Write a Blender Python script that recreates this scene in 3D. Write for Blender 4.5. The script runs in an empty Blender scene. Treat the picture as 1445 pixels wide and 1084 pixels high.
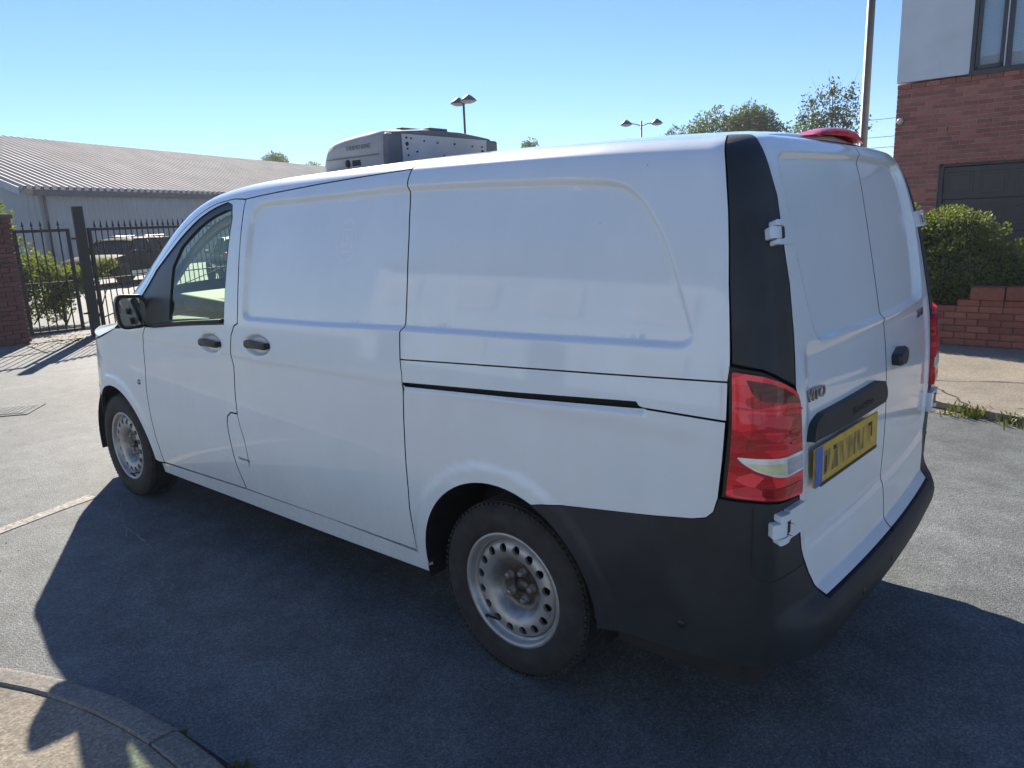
import bpy, bmesh, math, random
import numpy as np
from mathutils import Vector, Matrix
from mathutils.geometry import delaunay_2d_cdt
R_ = math.radians
SC = bpy.context.scene
COL = SC.collection
rng = np.random.default_rng(7)
random.seed(7)

# ------------------------------------------------------------------ camera, sky, sun, exposure
cam_d = bpy.data.cameras.new('camera'); cam = bpy.data.objects.new('camera', cam_d); COL.objects.link(cam)
SC.camera = cam
cam_d.sensor_fit = 'HORIZONTAL'; cam_d.sensor_width = 36.0
cam_d.lens = 36.0 * 1054.255 / 1445.0
cam_d.clip_start = 0.05; cam_d.clip_end = 5000
_r = Vector((-0.76136489, -0.64717346, -0.03860073)); _u = Vector((0.11074119, -0.18848353, 0.97581266)); _f = Vector((0.63879566, -0.73867481, -0.2151735))
M = Matrix((_r, _u, -_f)).transposed().to_4x4(); M.translation = Vector((-1.65341773, 2.78144667, 1.65190445))
cam.matrix_world = M

SUN = Vector((1.42, -0.943, 1.0)).normalized()
EL = math.asin(SUN.z)
world = bpy.data.worlds.new('World'); SC.world = world; world.use_nodes = True
wn = world.node_tree.nodes; wl = world.node_tree.links
sky = wn.new('ShaderNodeTexSky'); sky.sky_type = 'NISHITA'; sky.sun_disc = False
sky.sun_elevation = EL; sky.sun_rotation = math.atan2(SUN.x, SUN.y)
sky.air_density = 1.0; sky.dust_density = 0.0; sky.ozone_density = 2.2; sky.altitude = 0
bg = wn['Background']; bg.inputs['Strength'].default_value = 0.05
wt = wn.new('ShaderNodeMix'); wt.data_type = 'RGBA'; wt.blend_type = 'MULTIPLY'; wt.inputs[0].default_value = 1.0; wt.inputs[7].default_value = (0.77, 0.95, 1.30, 1)
wl.new(sky.outputs[0], wt.inputs[6]); wl.new(wt.outputs[2], bg.inputs['Color'])
sun_d = bpy.data.lights.new('sun', 'SUN'); sun_d.energy = 4.6; sun_d.angle = R_(0.53); sun_d.color = (1.0, 0.89, 0.74)
sun = bpy.data.objects.new('sun', sun_d); COL.objects.link(sun)
sun.rotation_euler = SUN.to_track_quat('Z', 'Y').to_euler(); sun.location = (20, -14, 25)
SC.view_settings.view_transform = 'Standard'; SC.view_settings.look = 'None'
SC.view_settings.exposure = 1.30; SC.view_settings.gamma = 1.0; SC.view_settings.use_curve_mapping = False

# ------------------------------------------------------------------ materials
def nodes(name):
    m = bpy.data.materials.new(name); m.use_nodes = True
    nt = m.node_tree; return m, nt, nt.nodes['Principled BSDF'], nt.nodes['Material Output']
def P_(b, **k):
    for a, v in k.items():
        b.inputs[a.replace('_', ' ')].default_value = v
def rgba(c): return (c[0], c[1], c[2], 1.0)
def tex(nt, kind, scale, detail=4.0, rough=0.55, obj=True, vec=None):
    n = nt.nodes.new('ShaderNodeTexNoise' if kind == 'noise' else 'ShaderNodeTexVoronoi')
    n.inputs['Scale'].default_value = scale
    if kind == 'noise':
        n.inputs['Detail'].default_value = detail; n.inputs['Roughness'].default_value = rough
    if vec is None:
        tc = nt.nodes.new('ShaderNodeTexCoord'); vec = tc.outputs['Object' if obj else 'Generated']
    nt.links.new(vec, n.inputs['Vector']); return n
def ramp(nt, src, stops):
    r = nt.nodes.new('ShaderNodeValToRGB'); e = r.color_ramp.elements
    while len(e) < len(stops): e.new(0.5)
    for i, (p, c) in enumerate(stops):
        e[i].position = p; e[i].color = rgba(c) if len(c) == 3 else c
    nt.links.new(src, r.inputs[0]); return r
def mixc(nt, fac, a, b, mode='MIX'):
    n = nt.nodes.new('ShaderNodeMix'); n.data_type = 'RGBA'; n.blend_type = mode
    for s, v in ((0, fac), (6, a), (7, b)):
        if isinstance(v, (int, float)): n.inputs[s].default_value = v
        elif isinstance(v, (tuple, list)): n.inputs[s].default_value = rgba(v)
        else: nt.links.new(v, n.inputs[s])
    return n.outputs[2]
def bump(nt, b, src, strength, dist=0.01, prev=None):
    n = nt.nodes.new('ShaderNodeBump'); n.inputs['Strength'].default_value = strength; n.inputs['Distance'].default_value = dist
    nt.links.new(src, n.inputs['Height'])
    if prev is not None: nt.links.new(prev, n.inputs['Normal'])
    nt.links.new(n.outputs[0], b.inputs['Normal']); return n.outputs[0]
def simple(name, c, rough=0.5, metal=0.0, var=0.15, scale=8.0, bmp=0.0, bscale=60.0, coat=0.0, spec=0.5):
    m, nt, b, o = nodes(name); P_(b, Roughness=rough, Metallic=metal); b.inputs['Specular IOR Level'].default_value = spec
    if coat: b.inputs['Coat Weight'].default_value = coat; b.inputs['Coat Roughness'].default_value = 0.04
    t = tex(nt, 'noise', scale)
    r = ramp(nt, t.outputs[0], [(0.3, [x * (1 - var) for x in c]), (0.7, [min(1, x * (1 + var)) for x in c])])
    nt.links.new(r.outputs[0], b.inputs['Base Color'])
    if bmp: bump(nt, b, tex(nt, 'noise', bscale).outputs[0], bmp, 0.004)
    return m

def m_paint():
    m, nt, b, o = nodes('white_paint')
    t = tex(nt, 'noise', 3.0, 6, 0.65); t2 = tex(nt, 'noise', 45.0, 3)
    r = ramp(nt, t.outputs[0], [(0.35, (0.675, 0.765, 0.825)), (0.65, (0.72, 0.805, 0.86))])
    # road dirt low on the body
    tc = nt.nodes.new('ShaderNodeTexCoord'); sx = nt.nodes.new('ShaderNodeSeparateXYZ'); nt.links.new(tc.outputs['Object'], sx.inputs[0])
    mr = nt.nodes.new('ShaderNodeMapRange'); mr.inputs[1].default_value = 0.62; mr.inputs[2].default_value = 0.27; mr.inputs[3].default_value = 0.0; mr.inputs[4].default_value = 0.5
    nt.links.new(sx.outputs[2], mr.inputs[0])
    mu = nt.nodes.new('ShaderNodeMath'); mu.operation = 'MULTIPLY'; nt.links.new(mr.outputs[0], mu.inputs[0]); nt.links.new(t2.outputs[0], mu.inputs[1])
    c = mixc(nt, mu.outputs[0], r.outputs[0], (0.42, 0.40, 0.37))
    mp = nt.nodes.new('ShaderNodeMapping'); mp.inputs['Scale'].default_value = (9, 9, 1.1); nt.links.new(tc.outputs['Object'], mp.inputs[0]); st = tex(nt, 'noise', 1.0, 5, 0.7, vec=mp.outputs[0])
    sr = ramp(nt, st.outputs[0], [(0.42, (0.98, 0.977, 0.972)), (0.70, (1, 1, 1))]); c = mixc(nt, 1.0, c, sr.outputs[0], 'MULTIPLY')
    vo = nt.nodes.new('ShaderNodeTexVoronoi'); vo.inputs['Scale'].default_value = 7.0; nt.links.new(tc.outputs['Object'], vo.inputs['Vector']); ch = ramp(nt, vo.outputs['Distance'], [(0.010, (1, 1, 1)), (0.022, (0, 0, 0))]); c = mixc(nt, ch.outputs[0], c, (0.16, 0.15, 0.14))
    nt.links.new(c, b.inputs['Base Color'])
    rr = ramp(nt, t.outputs[0], [(0.3, (0.34,) * 3), (0.7, (0.46,) * 3)]); nt.links.new(rr.outputs[0], b.inputs['Roughness'])
    b.inputs['Coat Weight'].default_value = 1.0; b.inputs['Coat Roughness'].default_value = 0.045; b.inputs['Coat IOR'].default_value = 1.5
    tb = tex(nt, 'noise', 2.2, 2, 0.4); bump(nt, b, tb.outputs[0], 0.06, 0.01)
    return m
PAINT = m_paint()
SEAL = simple('black_rubber_seal', (0.012, 0.012, 0.013), 0.6)
SHELL = simple('dark_inner_shell', (0.02, 0.02, 0.021), 0.9)
PLASTIC = simple('black_grained_plastic', (0.018, 0.023, 0.028), 0.55, 0, 0.35, 7.0, 0.25, 900.0)
GLOSSBLACK = simple('satin_black_trim', (0.016, 0.017, 0.02), 0.42, 0, 0.15, 6.0)
INTERIOR = simple('cab_plastic', (0.035, 0.036, 0.038), 0.7, 0, 0.2, 20)
DASHTOP = simple('sunlit_dash_plastic', (0.14, 0.16, 0.12), 0.75, 0, 0.15, 20)  # lighter and greener than the dash: tinted sunlight painted into its top
HEADLINER = simple('pillar_lining', (0.40, 0.36, 0.33), 0.9)
SEATFAB = simple('seat_fabric', (0.03, 0.032, 0.036), 0.95, 0, 0.3, 120)
CHROME = simple('badge_chrome', (0.30, 0.31, 0.33), 0.2, 1.0, 0.1)
BOLT = simple('wheel_bolt_steel', (0.24, 0.22, 0.20), 0.5, 0.5, 0.4, 60)
STEELDARK = simple('dirty_hub_steel', (0.10, 0.085, 0.075), 0.7, 0.5, 0.5, 40)
def m_rim():
    m, nt, b, o = nodes('silver_wheel_paint'); P_(b, Metallic=0.55, Roughness=0.42)
    tc = nt.nodes.new('ShaderNodeTexCoord')
    t = tex(nt, 'noise', 22.0, 6, 0.7, vec=tc.outputs['Object'])
    v = nt.nodes.new('ShaderNodeVectorMath'); v.operation = 'MULTIPLY'; v.inputs[1].default_value = (1, 0, 1); nt.links.new(tc.outputs['Object'], v.inputs[0])
    l = nt.nodes.new('ShaderNodeVectorMath'); l.operation = 'LENGTH'; nt.links.new(v.outputs[0], l.inputs[0])
    mr = nt.nodes.new('ShaderNodeMapRange'); mr.inputs[1].default_value = 0.13; mr.inputs[2].default_value = 0.07; nt.links.new(l.outputs['Value'], mr.inputs[0])
    ad = nt.nodes.new('ShaderNodeMath'); ad.operation = 'MULTIPLY_ADD'; nt.links.new(t.outputs[0], ad.inputs[0]); ad.inputs[1].default_value = 1.5; ad.inputs[2].default_value = -0.75
    ad2 = nt.nodes.new('ShaderNodeMath'); ad2.operation = 'ADD'; ad2.use_clamp = True; nt.links.new(ad.outputs[0], ad2.inputs[0]); nt.links.new(mr.outputs[0], ad2.inputs[1])
    c = mixc(nt, ad2.outputs[0], (0.40, 0.40, 0.395), (0.075, 0.065, 0.055)); nt.links.new(c, b.inputs['Base Color'])
    return m
RIM = m_rim()
def m_tyre():
    m, nt, b, o = nodes('tyre_rubber'); P_(b, Roughness=0.85)
    t = tex(nt, 'noise', 14.0, 5, 0.65)
    r = ramp(nt, t.outputs[0], [(0.35, (0.016, 0.016, 0.017)), (0.7, (0.040, 0.038, 0.036))]); nt.links.new(r.outputs[0], b.inputs['Base Color'])
    bump(nt, b, tex(nt, 'noise', 160.0).outputs[0], 0.25, 0.002); return m
TYRE = m_tyre()
def m_glass(name, tint, refl=1.0):
    m, nt, b, o = nodes(name); nt.nodes.remove(b)
    tr = nt.nodes.new('ShaderNodeBsdfTransparent'); tr.inputs[0].default_value = rgba(tint)
    gl = nt.nodes.new('ShaderNodeBsdfGlossy'); gl.inputs['Roughness'].default_value = 0.01
    fr = nt.nodes.new('ShaderNodeFresnel'); fr.inputs[0].default_value = 1.5
    ge = nt.nodes.new('ShaderNodeNewGeometry'); io = nt.nodes.new('ShaderNodeMath'); io.operation = 'MULTIPLY_ADD'; nt.links.new(ge.outputs['Backfacing'], io.inputs[0]); io.inputs[1].default_value = 1 / 1.5 - 1.5; io.inputs[2].default_value = 1.5; nt.links.new(io.outputs[0], fr.inputs[0])   # a thin pane reflects the same from both sides
    t = tex(nt, 'noise', 6.0); mu = nt.nodes.new('ShaderNodeMath'); mu.operation = 'MULTIPLY'; nt.links.new(fr.outputs[0], mu.inputs[0])
    r = ramp(nt, t.outputs[0], [(0.3, (0.9 * refl,) * 3), (0.7, (refl,) * 3)]); nt.links.new(r.outputs[0], mu.inputs[1])
    mx = nt.nodes.new('ShaderNodeMixShader'); nt.links.new(mu.outputs[0], mx.inputs[0]); nt.links.new(tr.outputs[0], mx.inputs[1]); nt.links.new(gl.outputs[0], mx.inputs[2])
    nt.links.new(mx.outputs[0], o.inputs[0]); return m
GLASS = m_glass('green_tinted_glass', (0.80, 0.93, 0.82))
DARKGLASS = m_glass('dark_car_glass', (0.12, 0.14, 0.14), 0.55)
def m_lens(name, c, rough=0.12, bscale=0, strength=0.6, wave=True):
    m, nt, b, o = nodes(name); P_(b, Roughness=0.35)
    b.inputs['Coat Weight'].default_value = 0.45; b.inputs['Coat Roughness'].default_value = 0.03; b.inputs['Specular IOR Level'].default_value = 0.2
    b.inputs['Transmission Weight'].default_value = 0.0
    t = tex(nt, 'noise', 9.0, 3)
    r = ramp(nt, t.outputs[0], [(0.32, [x * 0.7 for x in c]), (0.68, [min(1, x * 1.5) for x in c])]); nt.links.new(r.outputs[0], b.inputs['Base Color'])
    b.inputs['Subsurface Weight'].default_value = 0.0
    if wave:
        w = nt.nodes.new('ShaderNodeTexWave'); w.wave_type = 'BANDS'; w.bands_direction = 'Z'; w.inputs['Scale'].default_value = 7.0; w.inputs['Distortion'].default_value = 9.0; w.inputs['Detail'].default_value = 1.0; w.inputs['Detail Scale'].default_value = 0.6
        tc = nt.nodes.new('ShaderNodeTexCoord'); nt.links.new(tc.outputs['Object'], w.inputs[0])
        bump(nt, b, w.outputs[1], strength, 0.006)
    return m
def m_redlens(name, a, c_):
    m, nt, b, o = nodes(name); P_(b, Roughness=0.3); b.inputs['Specular IOR Level'].default_value = 0.25; b.inputs['Coat Weight'].default_value = 0.5; b.inputs['Coat Roughness'].default_value = 0.03
    tc = nt.nodes.new('ShaderNodeTexCoord'); mp = nt.nodes.new('ShaderNodeMapping'); mp.inputs['Scale'].default_value = (16, 16, 34); nt.links.new(tc.outputs['Object'], mp.inputs[0])
    v = nt.nodes.new('ShaderNodeTexVoronoi'); v.inputs['Scale'].default_value = 1.0; nt.links.new(mp.outputs[0], v.inputs['Vector']); sp = nt.nodes.new('ShaderNodeSeparateColor'); nt.links.new(v.outputs['Color'], sp.inputs[0])
    r = ramp(nt, sp.outputs[0], [(0.1, c_), (0.55, a), (0.95, (min(1, a[0] * 1.15), a[1] * 4 + .02, a[2] * 3 + .02))]); nt.links.new(r.outputs[0], b.inputs['Base Color'])
    f = nt.nodes.new('ShaderNodeTexVoronoi'); f.inputs['Scale'].default_value = 160.0; nt.links.new(tc.outputs['Object'], f.inputs['Vector']); n1 = bump(nt, b, f.outputs['Distance'], 0.35, 0.003); bump(nt, b, v.outputs['Distance'], 0.5, 0.006, n1); return m
REDLENS = m_redlens('red_lens', (0.82, 0.012, 0.024), (0.42, 0.004, 0.012))
REDDARK = m_redlens('deep_red_lens', (0.55, 0.006, 0.016), (0.24, 0.002, 0.006))
CLEARRIB = m_lens('ribbed_grey_lens', (0.42, 0.43, 0.44), strength=0.8)
CLEARYEL = m_lens('pale_green_lens', (0.66, 0.68, 0.36), strength=0.5)
AMBERLENS = m_lens('smoked_amber_lens', (0.14, 0.028, 0.02))
CLEARLENS = m_lens('clear_lens', (0.80, 0.81, 0.74), strength=0.3)
def m_plate():
    m, nt, b, o = nodes('worn_yellow_plate'); P_(b, Roughness=0.4); tc = nt.nodes.new('ShaderNodeTexCoord'); mp = nt.nodes.new('ShaderNodeMapping'); mp.inputs['Scale'].default_value = (42, 9, 1); mp.inputs['Location'].default_value = (3.1, .7, 0); nt.links.new(tc.outputs['Object'], mp.inputs[0])
    t = tex(nt, 'noise', 1.0, 2, 0.4, vec=mp.outputs[0]); r = ramp(nt, t.outputs[0], [(0.40, (0, 0, 0)), (0.64, (0.92, 0.92, 0.92))])
    sx = nt.nodes.new('ShaderNodeSeparateXYZ'); nt.links.new(tc.outputs['Object'], sx.inputs[0]); fac = r.outputs[0]
    for ax, lim in ((0, .195), (1, .036)):
        a = nt.nodes.new('ShaderNodeMath'); a.operation = 'ABSOLUTE'; nt.links.new(sx.outputs[ax], a.inputs[0]); l = nt.nodes.new('ShaderNodeMath'); l.operation = 'LESS_THAN'; l.inputs[1].default_value = lim; nt.links.new(a.outputs[0], l.inputs[0])
        mu = nt.nodes.new('ShaderNodeMath'); mu.operation = 'MULTIPLY'; nt.links.new(fac, mu.inputs[0]); nt.links.new(l.outputs[0], mu.inputs[1]); fac = mu.outputs[0]
    c = mixc(nt, fac, (0.62, 0.40, 0.035), (0.02, 0.018, 0.015)); d = tex(nt, 'noise', 30.0, 5); g = ramp(nt, d.outputs[0], [(0.3, (0.75,) * 3), (0.7, (1.1,) * 3)]); nt.links.new(mixc(nt, 1.0, c, g.outputs[0], 'MULTIPLY'), b.inputs['Base Color']); return m
PLATE_Y = m_plate()
PLATE_B = simple('blue_plate_band', (0.03, 0.12, 0.42), 0.4, 0, 0.2, 30)
PRINT = simple('black_print', (0.012, 0.012, 0.012), 0.5)
FRIDGE = simple('grey_unit_shell', (0.38, 0.375, 0.37), 0.8, 0, 0.12, 6, 0.1, 200)
FRIDGE_P = simple('unit_back_plate', (0.42, 0.42, 0.42), 0.5, 0.0, 0.14, 5)
FRIDGE_D = simple('unit_dark_cover', (0.13, 0.135, 0.15), 0.6, 0, 0.15, 8)
GHOST = None

def m_asphalt():
    m, nt, b, o = nodes('asphalt'); tc = nt.nodes.new('ShaderNodeTexCoord'); V = tc.outputs['Object']
    big = tex(nt, 'noise', 0.35, 5, 0.6, vec=V); mid = tex(nt, 'noise', 5.0, 4, 0.6, vec=V)
    st = tex(nt, 'vor', 150.0, vec=V); fine = tex(nt, 'noise', 340.0, 2, vec=V)
    a = ramp(nt, big.outputs[0], [(0.38, (0.090, 0.103, 0.109)), (0.62, (0.136, 0.153, 0.161))])
    bb = ramp(nt, mid.outputs[0], [(0.3, (0.75,) * 3), (0.7, (1.2,) * 3)])
    c = mixc(nt, 1.0, a.outputs[0], bb.outputs[0], 'MULTIPLY')
    s1 = ramp(nt, st.outputs['Color'], [(0.15, (0.68,) * 3), (0.55, (1.0,) * 3), (0.88, (1.5,) * 3)])
    c2 = mixc(nt, 1.0, c, s1.outputs[0], 'MULTIPLY'); nt.links.new(c2, b.inputs['Base Color'])
    P_(b, Roughness=0.75); b.inputs['Specular IOR Level'].default_value = 0.3
    h = nt.nodes.new('ShaderNodeMath'); h.operation = 'SUBTRACT'; h.inputs[0].default_value = 1.0; nt.links.new(st.outputs['Distance'], h.inputs[1])
    n1 = bump(nt, b, h.outputs[0], 0.5, 0.0045); n2 = bump(nt, b, fine.outputs[0], 0.2, 0.003, n1)
    bump(nt, b, mid.outputs[0], 0.25, 0.02, n2)
    return m
ASPHALT = m_asphalt()
def m_concrete(name, c, sc=1.0, crack=True):
    m, nt, b, o = nodes(name); tc = nt.nodes.new('ShaderNodeTexCoord'); V = tc.outputs['Object']
    t = tex(nt, 'noise', 1.6 * sc, 6, 0.65, vec=V); f = tex(nt, 'noise', 60.0, 4, 0.7, vec=V); st = tex(nt, 'vor', 120.0, vec=V)
    a = ramp(nt, t.outputs[0], [(0.3, [x * 0.72 for x in c]), (0.7, [x * 1.2 for x in c])])
    g = ramp(nt, f.outputs[0], [(0.3, (0.7,) * 3), (0.7, (1.2,) * 3)])
    col = mixc(nt, 1.0, a.outputs[0], g.outputs[0], 'MULTIPLY')
    s1 = ramp(nt, st.outputs['Color'], [(0.1, (0.6,) * 3), (0.6, (1.0,) * 3), (0.9, (1.4,) * 3)])
    col = mixc(nt, 0.7, col, s1.outputs[0], 'MULTIPLY')
    nt.links.new(col, b.inputs['Base Color']); P_(b, Roughness=0.9)
    n1 = bump(nt, b, f.outputs[0], 0.5, 0.008); bump(nt, b, t.outputs[0], 0.4, 0.03, n1)
    return m
CONC = m_concrete('pavement_concrete', (0.23, 0.205, 0.165))
KERB = m_concrete('kerb_concrete', (0.21, 0.20, 0.185), 2)
def m_brick(name, c1, c2, src='obj'):
    m, nt, b, o = nodes(name)
    if src == 'obj': n = nt.nodes.new('ShaderNodeObjectInfo'); out = n.outputs['Random']
    else: n = nt.nodes.new('ShaderNodeNewGeometry'); out = n.outputs['Random Per Island']
    r = ramp(nt, out, [(0.0, c1), (1.0, c2)])
    t = tex(nt, 'noise', 25.0, 5, 0.7); g = ramp(nt, t.outputs[0], [(0.3, (0.72,) * 3), (0.7, (1.18,) * 3)])
    c = mixc(nt, 1.0, r.outputs[0], g.outputs[0], 'MULTIPLY'); nt.links.new(c, b.inputs['Base Color'])
    P_(b, Roughness=0.88); bump(nt, b, tex(nt, 'noise', 180.0).outputs[0], 0.3, 0.004); return m
BRICK_H = m_brick('house_brick', (0.25, 0.075, 0.060), (0.45, 0.155, 0.115)); BRICK_HS = m_brick('house_brick_far', (0.24, 0.080, 0.066), (0.34, 0.125, 0.10), 'isl')
BRICK_W = m_brick('wall_brick', (0.19, 0.060, 0.045), (0.33, 0.115, 0.078)); BRICK_P = m_brick('pillar_brick', (0.12, 0.05, 0.046), (0.18, 0.07, 0.06))
BRICK_WS = m_brick('wall_brick_far', (0.17, 0.05, 0.036), (0.28, 0.095, 0.062), 'isl')
MORTAR = simple('pale_mortar', (0.40, 0.33, 0.31), 0.95, 0, 0.2, 12, 0.3, 120)
MORTAR_D = simple('dark_mortar', (0.11, 0.085, 0.075), 0.95, 0, 0.3, 12, 0.3, 120)
RENDER = simple('painted_render', (0.66, 0.68, 0.68), 0.9, 0, 0.09, 1.3, 0.35, 220)
FRAME = simple('anthracite_frame', (0.03, 0.034, 0.042), 0.4, 0, 0.1)
GARAGE = simple('garage_door_paint', (0.024, 0.028, 0.036), 0.45, 0, 0.12, 6)
BLIND = simple('white_blind_slat', (0.75, 0.77, 0.79), 0.6, 0, 0.05)
PANE = m_glass('window_pane', (0.85, 0.90, 0.92), 2.6)
IRON = simple('black_painted_iron', (0.012, 0.012, 0.014), 0.6, 0.0, 0.3, 20)
GALV = simple('galvanised_steel', (0.20, 0.21, 0.22), 0.5, 0.6, 0.15, 10)
LAMPGREY = simple('lamp_grey_paint', (0.09, 0.095, 0.10), 0.5, 0.2, 0.15, 10)
LAMPGLASS = simple('lamp_bowl', (0.55, 0.56, 0.52), 0.3)
CLADROOF = simple('roof_sheet', (0.56, 0.50, 0.42), 0.8, 0.0, 0.15, 0.6, spec=0.25)
CLAD = simple('wall_sheet', (0.36, 0.36, 0.35), 0.55, 0.1, 0.1, 0.5)
FASCIA = simple('dark_fascia', (0.05, 0.06, 0.075), 0.6)
VERGE = simple('pale_verge_board', (0.5, 0.49, 0.47), 0.6)
BARK = simple('bark', (0.09, 0.07, 0.055), 0.95, 0, 0.4, 14, 0.6, 40)
RUST = simple('rusty_steel', (0.13, 0.055, 0.04), 0.85, 0, 0.4, 30)
CARBLACK = simple('dark_car_paint', (0.012, 0.012, 0.015), 0.65, 0.0, 0.1, 3, spec=0.12)
CARGREY = simple('grey_car_paint', (0.10, 0.105, 0.11), 0.35, 0.3, 0.1, 3, 0, 60, 1.0)
ALU = simple('roof_bar_aluminium', (0.6, 0.6, 0.6), 0.35, 0.9)
DRYLEAF = simple('dry_leaf', (0.33, 0.24, 0.12), 0.8, 0, 0.5, 30)
def m_leaf(name, c1, c2, trans=0.35):
    m, nt, b, o = nodes(name)
    g = nt.nodes.new('ShaderNodeNewGeometry'); r = ramp(nt, g.outputs['Random Per Island'], [(0.0, c1), (1.0, c2)])
    nt.links.new(r.outputs[0], b.inputs['Base Color']); P_(b, Roughness=0.5); b.inputs['Specular IOR Level'].default_value = 0.4
    tl = nt.nodes.new('ShaderNodeBsdfTranslucent'); mm = mixc(nt, 1.0, r.outputs[0], (1.25, 1.35, 0.5), 'MULTIPLY'); nt.links.new(mm, tl.inputs[0])
    mx = nt.nodes.new('ShaderNodeMixShader'); mx.inputs[0].default_value = trans
    nt.links.new(b.outputs[0], mx.inputs[1]); nt.links.new(tl.outputs[0], mx.inputs[2]); nt.links.new(mx.outputs[0], o.inputs[0]); return m
LEAF_H = m_leaf('hedge_leaf', (0.075, 0.105, 0.032), (0.16, 0.185, 0.07), 0.5)
LEAF_T = m_leaf('tree_leaf', (0.055, 0.08, 0.03), (0.11, 0.14, 0.055), 0.45)
LEAF_B = m_leaf('birch_leaf', (0.05, 0.07, 0.03), (0.09, 0.11, 0.05))
LEAF_S = m_leaf('shrub_leaf', (0.09, 0.12, 0.03), (0.18, 0.20, 0.07), 0.5)
GRASS = m_leaf('weed_leaf', (0.06, 0.09, 0.02), (0.16, 0.16, 0.06))
def m_worn_line():
    m, nt, b, o = nodes('worn_road_paint'); t = tex(nt, 'noise', 34.0, 6, 0.75); t2 = tex(nt, 'vor', 95.0)
    s = ramp(nt, t2.outputs['Color'], [(0.2, (0.10, 0.097, 0.09)), (0.8, (0.26, 0.25, 0.23))])
    r = ramp(nt, t.outputs[0], [(0.42, (0, 0, 0)), (0.62, (1, 1, 1))]); c = mixc(nt, r.outputs[0], s.outputs[0], (0.42, 0.41, 0.37)); nt.links.new(c, b.inputs['Base Color'])
    P_(b, Roughness=0.85); bump(nt, b, t2.outputs['Distance'], -0.5, 0.006); return m
LINE = m_worn_line()

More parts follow.
